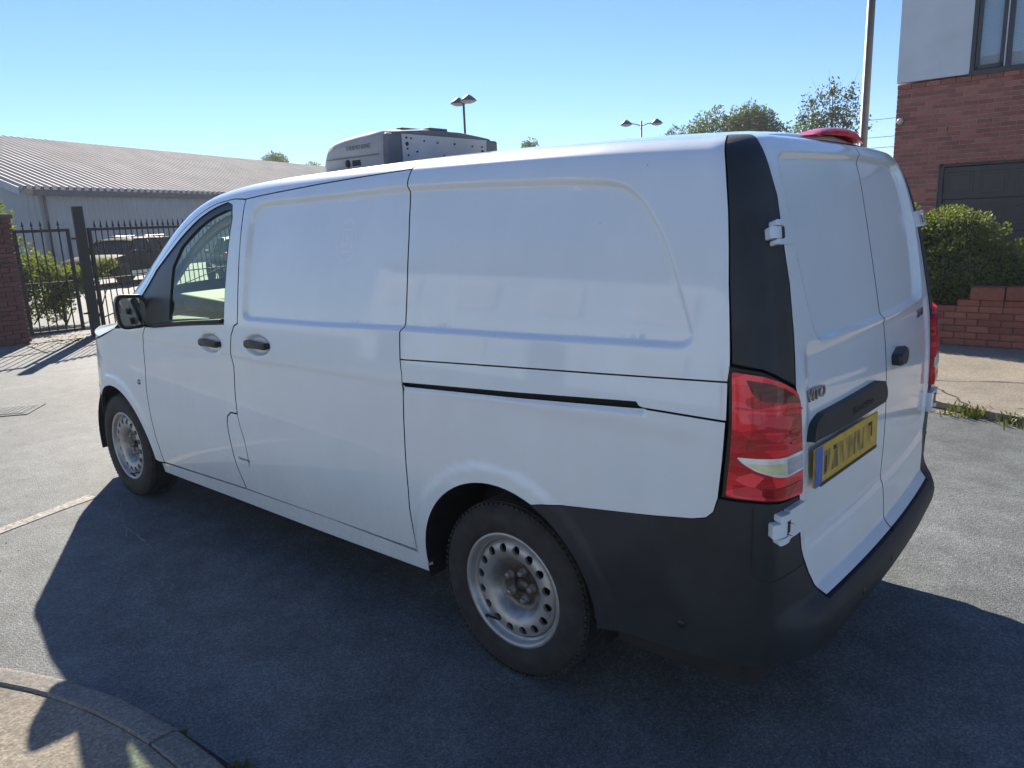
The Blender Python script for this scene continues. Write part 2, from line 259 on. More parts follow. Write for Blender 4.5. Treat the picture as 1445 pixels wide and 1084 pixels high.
# ------------------------------------------------------------------ mesh helpers
def link(name, me, mat=None, parent=None):
    o = bpy.data.objects.new(name, me); COL.objects.link(o)
    if mat is not None and not me.materials: me.materials.append(mat)
    if parent is not None: o.parent = parent
    return o
def tag(o, label=None, cat=None, group=None, kind=None):
    for k, v in (('label', label), ('category', cat), ('group', group), ('kind', kind)):
        if v: o[k] = v
    return o
def thing(name, label, cat, loc=(0, 0, 0), rz=0, group=None):
    o = bpy.data.objects.new(name, None); COL.objects.link(o); o.location = loc; o.rotation_euler = (0, 0, rz); o.empty_display_size = 0.2
    return tag(o, label, cat, group)
def copy_tree(o, parent=None):
    c = o.copy(); COL.objects.link(c)
    if parent is not None: c.parent = parent
    for ch in list(o.children): copy_tree(ch, c)
    return c
class MB:
    def __init__(s): s.v = []; s.f = []; s.sm = []
    def add(s, vs, fs, smooth=False):
        n = len(s.v); s.v += [tuple(v) for v in vs]; s.f += [tuple(i + n for i in f) for f in fs]; s.sm += [smooth] * len(fs); return s
    def box(s, c, d, rot=None, bev=0.0):
        hx, hy, hz = d[0] / 2, d[1] / 2, d[2] / 2
        if bev > 0:
            vs = []; b = min(bev, hx * .9, hy * .9, hz * .9)
            bm = bmesh.new(); bmesh.ops.create_cube(bm, size=1.0)
            for v in bm.verts: v.co = Vector((v.co.x * d[0], v.co.y * d[1], v.co.z * d[2]))
            bmesh.ops.bevel(bm, geom=bm.edges[:], offset=b, segments=2, profile=0.5, affect='EDGES')
            bm.verts.index_update(); vs = [v.co.copy() for v in bm.verts]; fs = [[v.index for v in f.verts] for f in bm.faces]; bm.free()
        else:
            vs = [Vector((sx * hx, sy * hy, sz * hz)) for sx in (-1, 1) for sy in (-1, 1) for sz in (-1, 1)]
            fs = [(0, 1, 3, 2), (4, 6, 7, 5), (0, 4, 5, 1), (2, 3, 7, 6), (0, 2, 6, 4), (1, 5, 7, 3)]
        if rot is not None: vs = [rot @ v for v in vs]
        c = Vector(c); return s.add([v + c for v in vs], fs)
    def tube(s, pts, rad, n=8, cap=True):
        pts = [Vector(p) for p in pts]; rads = rad if isinstance(rad, (list, tuple)) else [rad] * len(pts)
        vs = []; fs = []
        for i, p in enumerate(pts):
            t = (pts[min(i + 1, len(pts) - 1)] - pts[max(i - 1, 0)]).normalized()
            a = t.orthogonal().normalized() if i == 0 else (a - t * a.dot(t)).normalized()
            b = t.cross(a)
            for k in range(n):
                w = 2 * math.pi * k / n; vs.append(p + (a * math.cos(w) + b * math.sin(w)) * rads[i])
        for i in range(len(pts) - 1):
            for k in range(n): fs.append((i * n + k, i * n + (k + 1) % n, (i + 1) * n + (k + 1) % n, (i + 1) * n + k))
        if cap: fs.append(tuple(reversed(range(n)))); fs.append(tuple(range((len(pts) - 1) * n, len(pts) * n)))
        return s.add(vs, fs, True)
    def lathe(s, prof, n=48, axis='Y', close=False, c=(0, 0, 0)):
        vs = []; fs = []; c = Vector(c)
        for (r, h) in prof:
            for k in range(n):
                w = 2 * math.pi * k / n
                if axis == 'Y': vs.append(c + Vector((r * math.cos(w), h, r * math.sin(w))))
                elif axis == 'Z': vs.append(c + Vector((r * math.cos(w), r * math.sin(w), h)))
                else: vs.append(c + Vector((h, r * math.cos(w), r * math.sin(w))))
        m = len(prof)
        for i in range(m - 1 if not close else m):
            j = (i + 1) % m
            for k in range(n): fs.append((i * n + k, i * n + (k + 1) % n, j * n + (k + 1) % n, j * n + k))
        return s.add(vs, fs, True)
    def prism(s, poly, z0, z1, smooth=False):
        n = len(poly); vs = [(x, y, z0) for x, y in poly] + [(x, y, z1) for x, y in poly]
        fs = [tuple(reversed(range(n))), tuple(range(n, 2 * n))] + [(i, (i + 1) % n, n + (i + 1) % n, n + i) for i in range(n)]
        return s.add(vs, fs, smooth)
    def mesh(s, name, fix=True):
        me = bpy.data.meshes.new(name); me.from_pydata([tuple(v) for v in s.v], [], s.f)
        me.polygons.foreach_set('use_smooth', s.sm)
        if fix:
            bm = bmesh.new(); bm.from_mesh(me); bmesh.ops.recalc_face_normals(bm, faces=bm.faces); bm.to_mesh(me); bm.free()
        me.update(); return me
    def build(s, name, mat, parent=None, fix=True): return link(name, s.mesh(name, fix), mat, parent)
def autosmooth(o, ang=40):
    me = o.data
    bm = bmesh.new(); bm.from_mesh(me)
    for f in bm.faces: f.smooth = True
    for e in bm.edges: e.smooth = not (len(e.link_faces) == 2 and e.calc_face_angle(0) > R_(ang))
    bm.to_mesh(me); bm.free(); return o
def np_mesh(name, V, F, mat, parent=None, smooth=False):
    me = bpy.data.meshes.new(name); V = np.asarray(V, np.float32); F = np.asarray(F, np.int32)
    me.vertices.add(len(V)); me.vertices.foreach_set('co', V.ravel()); k = F.shape[1]
    me.loops.add(F.size); me.loops.foreach_set('vertex_index', F.ravel()); me.polygons.add(len(F))
    me.polygons.foreach_set('loop_start', np.arange(0, F.size, k, dtype=np.int32)); me.polygons.foreach_set('loop_total', np.full(len(F), k, np.int32))
    me.update(calc_edges=True); me.validate()
    if smooth: me.polygons.foreach_set('use_smooth', np.ones(len(F), bool))
    return link(name, me, mat, parent)
# ------------------------------------------------------------------ van body surface: P(u, v); u = metres along the flank (front +), wrapping the rear corner; v = height
# v, z, W, Xr
TAB=np.array([
[.20,.20,.900,-.960],[.30,.30,.915,-.968],[.40,.40,.930,-.975],[.50,.50,.943,-.981],[.65,.65,.956,-.988],[.80,.80,.962,-.993],[.95,.95,.963,-.993],
[1.10,1.10,.957,-.985],[1.25,1.25,.942,-.968],[1.40,1.40,.919,-.943],[1.55,1.55,.890,-.915],[1.65,1.65,.866,-.896],[1.72,1.72,.846,-.882],
[1.78,1.777,.828,-.870],[1.83,1.821,.808,-.858],[1.88,1.859,.780,-.845],[1.93,1.885,.738,-.826],[1.98,1.899,.684,-.797],[2.03,1.907,.625,-.757]])
def hermite(x,X,Y):
    m=np.gradient(Y,X); i=np.clip(np.searchsorted(X,x)-1,0,len(X)-2); h=X[i+1]-X[i]; t=np.clip((x-X[i])/h,-.5,1.5)
    return (2*t**3-3*t**2+1)*Y[i]+(t**3-2*t**2+t)*h*m[i]+(-2*t**3+3*t**2)*Y[i+1]+(t**3-t**2)*h*m[i+1]
XC=-.815; CL=.17; CB=.085; RL=.85
def lerpt(x,pts):
    a=np.array(pts); return np.interp(x,a[:,0],a[:,1])
# top scale for windscreen/bonnet: ratio of z range above belt
BELT=1.10
def ztop(x):
    X=np.array([-2,-.8,-.3,.1,.5,1.2,1.6,1.9,2.1,2.3,2.5,2.7,2.9,3.1,3.3,3.6,3.9,4.1]); Y=np.array([1.835,1.868,1.884,1.893,1.897,1.892,1.885,1.868,1.842,1.785,1.69,1.57,1.44,1.31,1.17,1.13,1.12,1.11])
    return hermite(x,X,Y)
def plan(x,v):
    # reduction of half width towards the nose
    t=np.clip((x-2.9)/1.2,0,None); b=.012*np.clip((x-.5)/2.5,0,None)**2
    return b+.055*t**2+np.interp(v,[.3,.6,.85,1.0,1.1],[.17,.17,.27,.33,.42])*np.clip((x-3.3)/.7,0,None)**2.2
def P0(u,v):
    u,v=np.broadcast_arrays(np.asarray(u,float),np.asarray(v,float))
    z=hermite(v,TAB[:,0],TAB[:,1]); Wd=hermite(v,TAB[:,0],TAB[:,2]); Xr=hermite(v,TAB[:,0],TAB[:,3])
    xs=np.maximum(u,XC)
    k=(ztop(xs)-BELT)/(1.905-BELT); z=np.where(z>BELT,BELT+(z-BELT)*k,z)
    Wd=Wd-plan(xs,v)
    q=np.clip((v-1.5)/.4,0,1)**2; B=.05+.06*q; cb=CB+.06*q
    Ye=Wd-cb; xe=Xr+B*(Ye/.95)**2
    t1=np.clip((XC-u)/CL,0,1); th=t1*np.pi/2
    t2=np.clip((XC-CL-u)/RL,0,1.2)
    yr=Ye*(1-t2)
    sh=xe+.12-XC; sh=.5*(sh+np.sqrt(sh*sh+.0009)); xc=XC+sh
    us=u+sh*np.clip((.1-u)/(.1-XC),0,1)**2
    x=np.where(u>=XC,us,np.where(t1<1,xc-(xc-xe)*np.sin(th),Xr+B*(yr/.95)**2))
    y=np.where(u>=XC,Wd,np.where(t1<1,Ye+cb*np.cos(th),yr))
    return np.stack([x,y,z],-1)

EPS = 1e-4
def N0(u, v):
    a = P0(u + EPS, v) - P0(u - EPS, v); b = P0(u, v + EPS) - P0(u, v - EPS)
    n = np.cross(b, a); return n / (np.linalg.norm(n, axis=-1, keepdims=True) + 1e-12)
def sstep(a, b, x):
    t = np.clip((x - a) / (b - a), 0, 1); return t * t * (3 - 2 * t)
def sdist(u, v, poly):
    """signed distance to a closed polygon, negative inside"""
    p = np.array(poly); q = np.roll(p, -1, 0); P = np.stack([u, v], -1).reshape(-1, 2)
    best = np.full(len(P), 1e9); ins = np.zeros(len(P), bool)
    for a, b in zip(p, q):
        e = b - a; w = P - a; t = np.clip((w @ e) / (e @ e), 0, 1); d = np.hypot(*(w - t[:, None] * e).T); best = np.minimum(best, d)
        c = ((a[1] > P[:, 1]) != (b[1] > P[:, 1])); x = a[0] + (P[:, 1] - a[1]) * (b[0] - a[0]) / (b[1] - a[1] + 1e-15); ins ^= c & (P[:, 0] < x)
    return np.where(ins, -best, best).reshape(np.shape(u))
def rnd(poly, r, n=5):
    """round the corners of a polygon"""
    out = []; p = [Vector(a) for a in poly]; m = len(p)
    for i in range(m):
        a, b, c = p[i - 1], p[i], p[(i + 1) % m]; d1 = (a - b); d2 = (c - b); rr = min(r, d1.length * .45, d2.length * .45)
        s = b + d1.normalized() * rr; e = b + d2.normalized() * rr
        for k in range(n + 1):
            t = k / n; out.append(tuple((1 - t) ** 2 * s + 2 * t * (1 - t) * b + t * t * e))
    return out
RECESS = rnd([(1.605, 1.245), (1.0, 1.252), (.475, 1.268), (-.18, 1.283), (-.70, 1.300), (-.735, 1.325), (-.69, 1.47), (-.64, 1.605), (-.56, 1.71), (-.49, 1.757), (-.42, 1.775), (-.22, 1.786), (.08, 1.790), (.5, 1.797), (1.03, 1.790), (1.55, 1.785), (1.598, 1.72)], .05)
REARREC = rnd([(-1.035, 1.852), (-1.108, 1.666), (-1.150, 1.504), (-1.204, 1.340), (-1.235, 1.292), (-1.30, 1.287), (-2.2, 1.283), (-2.2, 1.868), (-1.30, 1.858)], .04)
ARCH_C = (.018, .345); ARCH_R = .405
FARCH_C = (3.235, .335); FARCH_R = .395
def ell(u, v, c, a, b): return np.sqrt(((u - c[0]) / a) ** 2 + ((v - c[1]) / b) ** 2)
RAILU = np.array([-.60, .468]); 
def railv(u): return np.interp(u, [-.9, -.56, .468], [1.103, 1.102, 1.053])
def D(u, v):
    """inward offset of the sheet metal from the smooth surface"""
    d = np.zeros(np.shape(u))
    side = sstep(-.80, -.72, u)
    d += .020 * (1 - sstep(-.016, .010, sdist(u, v, RECESS))) * sstep(-.8, -.78, u)
    # shoulder crease below the handles
    d += .006 * sstep(1.075, 1.035, v + .03 * (1.2 - np.clip(u, -1, 3)) * .25) * sstep(.72, .98, v) * side
    # wheel-arch flares
    for c, r in ((ARCH_C, ARCH_R), (FARCH_C, FARCH_R)):
        rr = np.hypot(u - c[0], v - c[1]); d -= .011 * (1 - sstep(r + .045, r + .085, rr)) * (u > -.7)
    # handle cups
    for c in ((1.930, 1.103), (1.490, 1.128)):
        d += .024 * (1 - sstep(.55, 1.02, ell(u, v, c, .125, .056)))
    # bevel under the sliding rail
    on = (u < .475) & (u > -.58); rv = railv(u)
    d += np.where(on & (v < rv), .012 * sstep(rv - .022, rv, v), 0.0)
    # rear doors
    rear = sstep(-.98, -1.04, u)
    d += .019 * (1 - sstep(-.014, .010, sdist(u, v, REARREC))) * sstep(-.9, -1.0, u)
    d += .009 * rear * sstep(.655, .70, v) * (1 - sstep(1.26, 1.29, v)) * sstep(-1.12, -1.17, u)
    d += .020 * (1 - sstep(.6, 1.03, ell(u, v, (-1.965, 1.12), .085, .075)))
    # rear bumper bulges outwards
    w = sstep(-.90, -1.17, u)
    d -= w * np.interp(v, [.20, .32, .36, .42, .46, .492, .506, .54, .70], [.02, .045, .066, .082, .082, .070, .058, .020, .0]) * (u < -.85)
    return d
def S(u, v, off=0.0, disp=True):
    p = P0(u, v); n = N0(u, v); k = off - (D(u, v) if disp else 0.0)
    return p + n * np.asarray(k)[..., None] if np.ndim(k) else p + n * k
def SN(u, v, off=0.0, disp=True):
    e = 6e-4; a = S(u + e, v, off, disp) - S(u - e, v, off, disp); b = S(u, v + e, off, disp) - S(u, v - e, off, disp)
    n = np.cross(b, a); return n / (np.linalg.norm(n, axis=-1, keepdims=True) + 1e-12)
def resample(poly, sp):
    p = np.array(poly, float); out = []
    for a, b in zip(p, np.roll(p, -1, 0)):
        n = max(1, int(np.ceil(np.linalg.norm(b - a) / sp)))
        for k in range(n): out.append(a + (b - a) * k / n)
    return np.array(out)
def area(p): return .5 * np.sum(p[:, 0] * np.roll(p[:, 1], -1) - np.roll(p[:, 0], -1) * p[:, 1])
def inset(p, g):
    if area(p) < 0: p = p[::-1]
    a = p - np.roll(p, 1, 0); b = np.roll(p, -1, 0) - p
    na = np.stack([-a[:, 1], a[:, 0]], 1); nb = np.stack([-b[:, 1], b[:, 0]], 1)
    na /= np.linalg.norm(na, axis=1, keepdims=True) + 1e-12; nb /= np.linalg.norm(nb, axis=1, keepdims=True) + 1e-12
    m = na + nb; m /= np.maximum(np.sum(m * na, 1, keepdims=True), .35) + 1e-12
    return p + m * g * .5 * 2 / 1.0 * .5 if False else p + m * g / 1.0
def panel_mesh(name, poly, holes=(), sp=.022, off=0.0, gap=.0032, fl=.022, disp=True, flhole=None, inside=None):
    loops = [inset(resample(poly, sp * .8), gap)] + [inset(resample(h, sp * .8), -gap if area(np.array(h)) > 0 else -gap) for h in holes]
    lo = loops[0].min(0); hi = loops[0].max(0)
    U, V = np.meshgrid(np.arange(lo[0], hi[0], sp), np.arange(lo[1], hi[1], sp), indexing='ij'); U = U + (np.arange(U.shape[1]) % 2) * sp * .5
    pts = [np.stack([U.ravel(), V.ravel()], 1)]
    if disp:
        for pl in (RECESS, REARREC):
            q = resample(pl, .016)
            for g in (-.012, -.007, -.002, .004, .010, .0155): pts.append(inset(q.copy(), g))
        for c, a, b in (((1.93, 1.103), .125, .056), ((1.49, 1.128), .125, .056), ((-1.965, 1.12), .085, .075)):
            t = np.linspace(0, 2 * np.pi, 40, endpoint=False)
            for s in (.55, .7, .85, 1.0): pts.append(np.stack([c[0] + a * s * np.cos(t), c[1] + b * s * np.sin(t)], 1))
        uu = np.arange(-.57, .46, .02)
        for dz in (.004, .010, .017, .023): pts.append(np.stack([uu, railv(uu) - dz], 1))
    pts = np.concatenate(pts); d = sdist(pts[:, 0], pts[:, 1], loops[0]); keep = d < -sp * .35
    for h in loops[1:]: keep &= sdist(pts[:, 0], pts[:, 1], h) > sp * .35
    pts = pts[keep]
    # drop near-duplicates
    key = np.unique(np.round(pts / (.0045)).astype(int), axis=0, return_index=True)[1]; pts = pts[key]
    allp = np.concatenate(loops + [pts]); ed = []; o = 0
    for l in loops:
        n = len(l); ed += [(o + i, o + (i + 1) % n) for i in range(n)]; o += n
    vs, _, fs, ov, _, _ = delaunay_2d_cdt([Vector(q) for q in allp], ed, [], 0, 1e-6)
    vs = np.array([[q.x, q.y] for q in vs]); fs = np.array([tuple(f) for f in fs if len(f) == 3])
    cen = vs[fs].mean(1); ok = sdist(cen[:, 0], cen[:, 1], loops[0]) < 0
    for h in loops[1:]: ok &= sdist(cen[:, 0], cen[:, 1], h) > 0
    fs = fs[ok]
    a = vs[fs]; ar = (a[:, 1, 0] - a[:, 0, 0]) * (a[:, 2, 1] - a[:, 0, 1]) - (a[:, 1, 1] - a[:, 0, 1]) * (a[:, 2, 0] - a[:, 0, 0]); fs = fs[np.abs(ar) > 1e-9]
    pos = S(vs[:, 0], vs[:, 1], off, disp); nr = SN(vs[:, 0], vs[:, 1], off, disp)
    # orient
    t = pos[fs]; fn = np.cross(t[:, 1] - t[:, 0], t[:, 2] - t[:, 0]); flip = np.sum(fn * nr[fs[:, 0]], 1) < 0; fs[flip] = fs[flip][:, ::-1]
    verts = [pos]; faces = [tuple(f) for f in fs]; base = len(pos); normals = [nr]; fln = []
    if fl > 0:
        for l in loops:
            p = S(l[:, 0], l[:, 1], off, disp); n = SN(l[:, 0], l[:, 1], off, disp); k = len(l)
            verts += [p, p - n * fl]; b0 = base; base += 2 * k
            for i in range(k): j = (i + 1) % k; faces.append((b0 + i, b0 + j, b0 + k + j, b0 + k + i))
    allv = np.concatenate(verts); me = bpy.data.meshes.new(name); me.from_pydata(allv.tolist(), [], faces)
    me.polygons.foreach_set('use_smooth', [True] * len(fs) + [False] * (len(faces) - len(fs)))
    nl = np.zeros((len(me.loops), 3), np.float32); li = np.zeros(len(me.loops), np.int32); me.loops.foreach_get('vertex_index', li)
    m = li < len(pos); nl[m] = nr[li[m]]
    fnv = np.zeros((len(me.polygons), 3), np.float32); me.polygons.foreach_get('normal', fnv.reshape(-1)) if False else None
    for pl in me.polygons[len(fs):]:
        for q in pl.loop_indices: nl[q] = pl.normal
    mi = np.zeros(len(me.polygons), np.int32); mi[len(fs):] = 1; me.polygons.foreach_set('material_index', mi)
    me.normals_split_custom_set([tuple(x) for x in nl]); me.update()
    return me
GAPPED = ('front_door', 'sliding_door', 'quarter_panel', 'rear_wing', 'rear_door', 'front_wing', 'rail_cover', 'cantrail')  # edge faces blackened to paint the shade inside the shut lines
def both(name, me, mat, parent, parent2=None):
    me.materials.append(mat); me.materials.append(SEAL if mat is PAINT and name in GAPPED else mat); a = link(name, me, None, parent)
    b = bpy.data.objects.new(name, me); COL.objects.link(b); b.scale = (1, 1 if parent2 else -1, 1); b.parent = parent2 or parent   # a child of a mirrored panel is mirrored with it
    return a, b
VAN = thing('panel_van', 'white refrigerated panel van with black rear pillars parked across the road', 'van')

# outlines measured in (u, v)
DGAP = [(1.655, 1.486), (1.649, 1.28), (1.651, 1.221), (1.684, 1.206), (1.712, 1.157), (1.728, 1.05), (1.714, 1.003), (1.727, .856), (1.726, .776), (1.728, .764), (1.790, .762), (1.828, .738), (1.844, .700), (1.846, .627), (1.842, .532), (1.836, .469), (1.800, .363), (1.795, .345)]
SGAP = [(.535, 1.880), (.530, 1.83), (.512, 1.74), (.493, 1.614), (.480, 1.45), (.476, 1.356), (.476, 1.275), (.486, 1.255), (.482, 1.151), (.472, 1.089), (.479, .924), (.481, .78), (.486, .632), (.494, .553), (.494, .44), (.486, .362)]
FDOOR = [(2.66, 1.170), (2.715, 1.03), (2.722, .895), (2.742, .786), (2.760, .60), (2.762, .45), (2.750, .310)]
WIN = [(1.793, 1.800), (1.768, 1.731), (1.772, 1.45), (1.781, 1.212), (2.20, 1.185), (2.540, 1.162), (2.66, 1.165), (2.78, 1.36), (2.755, 1.49), (2.606, 1.631), (2.335, 1.709), (2.122, 1.773), (1.963, 1.808), (1.85, 1.822)]
GLS = [(1.803, 1.780), (1.785, 1.725), (1.784, 1.237), (2.10, 1.225), (2.375, 1.215), (2.375, 1.56), (2.30, 1.66), (2.122, 1.728), (1.963, 1.768), (1.86, 1.785)]
TOPF = [(2.80, 1.52), (2.64, 1.672), (2.36, 1.752), (2.13, 1.806), (1.96, 1.835), (1.80, 1.838), (1.676, 1.822)]
# --- doors and side panels, left and right alike
fd = FDOOR[::-1] + [(2.70, 1.19), (2.83, 1.36)] + TOPF + DGAP
me = panel_mesh('front_door', fd, holes=[WIN], gap=.0045); FD, FD2 = both('front_door', me, PAINT, VAN)
sd = [(1.676, 1.822), (1.3, 1.843), (1.135, 1.853), (.8, 1.868)] + SGAP + [(.9, .358), (1.3, .352)] + DGAP[::-1]
me = panel_mesh('sliding_door', sd); SD, SD2 = both('sliding_door', me, PAINT, VAN)
qu = [(.545, 1.94), (.56, 1.985), (-.1, 1.985), (-.853, 1.985), (-.858, 1.82), (-.855, 1.673), (-.846, 1.482), (-.842, 1.262), (-.836, 1.212), (-.428, 1.192), (-.003, 1.173), (.482, 1.151)] + SGAP[:8][::-1]
me = panel_mesh('quarter_panel', qu); both('quarter_panel', me, PAINT, VAN)
rl = [(.481, 1.1508), (-.003, 1.1728), (-.428, 1.1918), (-.835, 1.2118), (-.833, 1.103), (-.575, 1.106), (-.562, 1.110), (-.553, 1.121), (-.113, 1.094), (.468, 1.064), (.473, 1.09)]
me = panel_mesh('rail_cover', rl, fl=.03, gap=.0018); both('rail_cover', me, PAINT, VAN)
def arc(c, r, a0, a1, n): return [(c[0] + r * math.cos(R_(a0 + (a1 - a0) * k / n)), c[1] + r * math.sin(R_(a0 + (a1 - a0) * k / n))) for k in range(n + 1)]
CLADTOP = [(-.150, .715), (-.20, .728), (-.292, .740), (-.604, .781), (-.740, .803), (-.785, .817), (-.808, .840), (-.820, .883)]
ql = [(.466, 1.050), (-.10, 1.077), (-.53, 1.101), (-.575, 1.1045), (-.833, 1.1015), (-.828, .995)] + CLADTOP[::-1] + arc(ARCH_C, ARCH_R, 114, -3, 22)[1:] + [(.425, .335), (.487, .352)] + SGAP[::-1][1:7]
me = panel_mesh('rear_wing', ql, fl=.028); both('rear_wing', me, PAINT, VAN)
ff = FDOOR + [(2.760, .305)] + arc(FARCH_C, FARCH_R, 183, 48, 20) + [(3.62, .70), (3.74, .76), (3.80, .86), (3.60, .98), (3.35, 1.03), (3.05, 1.11), (2.86, 1.165)]
me = panel_mesh('front_wing', ff); both('front_wing', me, PAINT, VAN)
fb = arc(FARCH_C, FARCH_R, 46, -8, 10) + [(3.7, .26), (4.05, .26), (4.08, .45), (4.08, .80), (3.80, .85), (3.745, .755), (3.62, .695)]
me = panel_mesh('front_bumper', fb, sp=.03); FB, FB2 = both('front_bumper', me, PLASTIC, VAN)
hl = [(3.80, .862), (4.08, .81), (4.08, .97), (3.75, 1.06), (3.36, 1.035), (3.60, .985)]
me = panel_mesh('headlight', hl, sp=.03); both('headlight', me, CLEARLENS, VAN)
si = [(2.745, .300), (2.3, .318), (1.8, .338), (1.1, .352), (.487, .350), (.445, .340), (.44, .275), (1.2, .26), (2.0, .25), (2.79, .235), (2.80, .29)]
me = panel_mesh('sill', si, off=-.004, disp=False, gap=.001); both('sill', me, PAINT, VAN)
dp = [(-.853, 1.985), (-.908, 1.967), (-.940, 1.885), (-.983, 1.79), (-1.024, 1.715), (-1.030, 1.649), (-1.062, 1.47), (-1.066, 1.33), (-1.060, 1.186), (-1.017, 1.206), (-.913, 1.250), (-.844, 1.265), (-.846, 1.482), (-.855, 1.673), (-.858, 1.82)]
me = panel_mesh('rear_pillar_trim', dp, off=.002, gap=.0012); both('rear_pillar_trim', me, PLASTIC, VAN)
bp = CLADTOP + [(-.888, .882), (-.944, .878), (-1.019, .868), (-1.088, .862), (-1.108, .74), (-1.128, .66), (-1.155, .60), (-1.19, .545), (-1.215, .506), (-1.45, .506), (-1.836, .506), (-1.836, .330), (-1.2, .332), (-1.0, .362), (-.90, .370), (-.66, .348), (-.418, .335)] + arc(ARCH_C, ARCH_R, 183, 116, 14)
me = panel_mesh('rear_bumper', bp, gap=.0, fl=.03); RB, RB2 = both('rear_bumper', me, PLASTIC, VAN)
# step ledge on top of the bumper, one strip right across
uu = np.concatenate([np.linspace(-1.14, -1.22, 12), np.linspace(-1.23, -1.836, 40)]); vv = np.interp(uu, [-1.836, -1.215, -1.19, -1.155, -1.14], [.506, .506, .545, .60, .63])
o_ = S(uu, vv); i_ = S(uu, vv, -.03, False); i_[:, 2] -= .004
half = np.stack([o_, i_], 1); full = np.concatenate([half, (half * [1, -1, 1])[::-1]]); n = len(full)
np_mesh('bumper_step', full.reshape(-1, 3), [(2 * i, 2 * i + 1, 2 * i + 3, 2 * i + 2) for i in range(n - 1)], PLASTIC, VAN, True)
# rear doors (the left one carries the number plate)
rd = [(-.858, 1.988), (-.903, 1.967), (-.936, 1.885), (-.98, 1.79), (-1.023, 1.715), (-1.035, 1.649), (-1.067, 1.47), (-1.071, 1.33), (-1.066, 1.18), (-1.080, 1.131), (-1.091, .870), (-1.112, .74), (-1.132, .66), (-1.159, .60), (-1.194, .545), (-1.218, .512), (-1.45, .512), (-1.835, .512), (-1.835, 1.0), (-1.835, 1.5), (-1.835, 1.945), (-1.5, 1.962), (-1.2, 1.982), (-1.05, 1.992)]
me = panel_mesh('rear_door', rd, gap=.0038, fl=.03); RD, RD2 = both('rear_door', me, PAINT, VAN)
# tail lights: dark backing, red lens standing proud, inner lenses
LAMP = [(-.836, 1.256), (-.913, 1.242), (-1.017, 1.197), (-1.052, 1.174), (-1.068, 1.131), (-1.083, .868), (-1.019, .874), (-.944, .884), (-.888, .889), (-.826, .890), (-.832, .995), (-.838, 1.094)]
me = panel_mesh('tail_light_housing', LAMP, off=.000, gap=.0, fl=.02, sp=.03, disp=False); TL, TL2 = both('tail_light', me, SEAL, VAN)
def lens(name, poly, mat, off, gap=.002, r=.01):
    me = panel_mesh(name, rnd(poly, r, 3), off=off, gap=gap, fl=(.020 if name == 'red_lens' else .006), sp=.015, disp=False); return both(name, me, mat, TL, TL2)
lens('red_lens', [(-.845, 1.246), (-.913, 1.233), (-1.015, 1.189), (-1.046, 1.167), (-1.060, 1.131), (-1.075, .878), (-1.019, .884), (-.944, .893), (-.888, .898), (-.836, .900), (-.842, .995), (-.846, 1.094)], REDLENS, .019)
lens('indicator_lens', [(-.872, 1.226), (-.932, 1.212), (-1.02, 1.172), (-1.050, 1.150), (-1.053, 1.137), (-.99, 1.150), (-.905, 1.163), (-.885, 1.185)], AMBERLENS, .0212)
lens('brake_lens', [(-.875, 1.135), (-.95, 1.128), (-1.052, 1.112), (-1.062, 1.03), (-.96, 1.03), (-.868, 1.035), (-.885, 1.085)], REDDARK, .0210)
lens('reversing_lens', [(-.853, 1.016), (-.95, 1.012), (-1.068, 1.008), (-1.071, .950), (-.98, .951), (-.941, .958), (-.894, .976), (-.866, .998)], CLEARLENS, .0205)
lens('reversing_reflector', [(-.875, 1.000), (-.968, .996), (-.968, .962), (-.935, .966), (-.895, .982)], CLEARYEL, .0222, r=.006)
lens('ribbed_reflector', [(-.974, 1.003), (-1.062, 1.000), (-1.064, .957), (-.976, .958)], CLEARRIB, .0222, r=.006)
lens('lamp_divider', [(-.850, 1.150), (-.95, 1.143), (-1.060, 1.128), (-1.061, 1.118), (-.95, 1.133), (-.850, 1.140)], REDDARK, .0220, r=.002)
lens('light_strip', [(-.905, 1.085), (-1.03, 1.075), (-1.032, 1.065), (-.905, 1.074)], REDLENS, .0230, r=.003)
lens('light_strip', [(-.893, 1.055), (-1.03, 1.048), (-1.032, 1.040), (-.893, 1.046)], REDLENS, .0230, r=.003)
lens('lower_reflector', [(-.850, .94), (-.95, .93), (-1.07, .925), (-1.072, .89), (-.95, .90), (-.85, .907)], REDDARK, .0208)

# --- roof: cantrails above the doors plus the crowned skin
def edge_u(): return np.concatenate([np.linspace(-1.836, -1.0, 44), np.linspace(-.99, -.815, 16), np.linspace(-.80, 2.16, 120)])
U = edge_u(); rows = []
for v in (1.985, 2.0, 2.015, 2.03): rows.append(S(U, np.full(len(U), v), 0, False))
E0 = rows[-1]
for s in (.96, .9, .8, .65, .45, .22, 0.0):
    q = E0.copy(); q[:, 1] *= s; q[:, 2] += .030 * (1 - s * s) * np.clip((2.6 - E0[:, 0]) / 1.0, .25, 1) * sstep(-.80, -.55, E0[:, 0]) + .016 * (1 - s ** 2) ; q[:, 0] += .0; rows.append(q)
G = np.stack(rows, 1); nu, nv = G.shape[:2]
def gridfaces(nu, nv): return [(i * nv + j, i * nv + j + 1, (i + 1) * nv + j + 1, (i + 1) * nv + j) for i in range(nu - 1) for j in range(nv - 1)]
Gm = G * [1, -1, 1]; V = np.concatenate([G.reshape(-1, 3), Gm.reshape(-1, 3)]); F = gridfaces(nu, nv); F = F + [tuple(reversed([a + nu * nv for a in f])) for f in F]
ROOF = np_mesh('roof', V, F, PAINT, VAN, True)
bm = bmesh.new(); bm.from_mesh(ROOF.data); bmesh.ops.remove_doubles(bm, verts=bm.verts, dist=.0008); bmesh.ops.recalc_face_normals(bm, faces=bm.faces); bm.to_mesh(ROOF.data); bm.free()
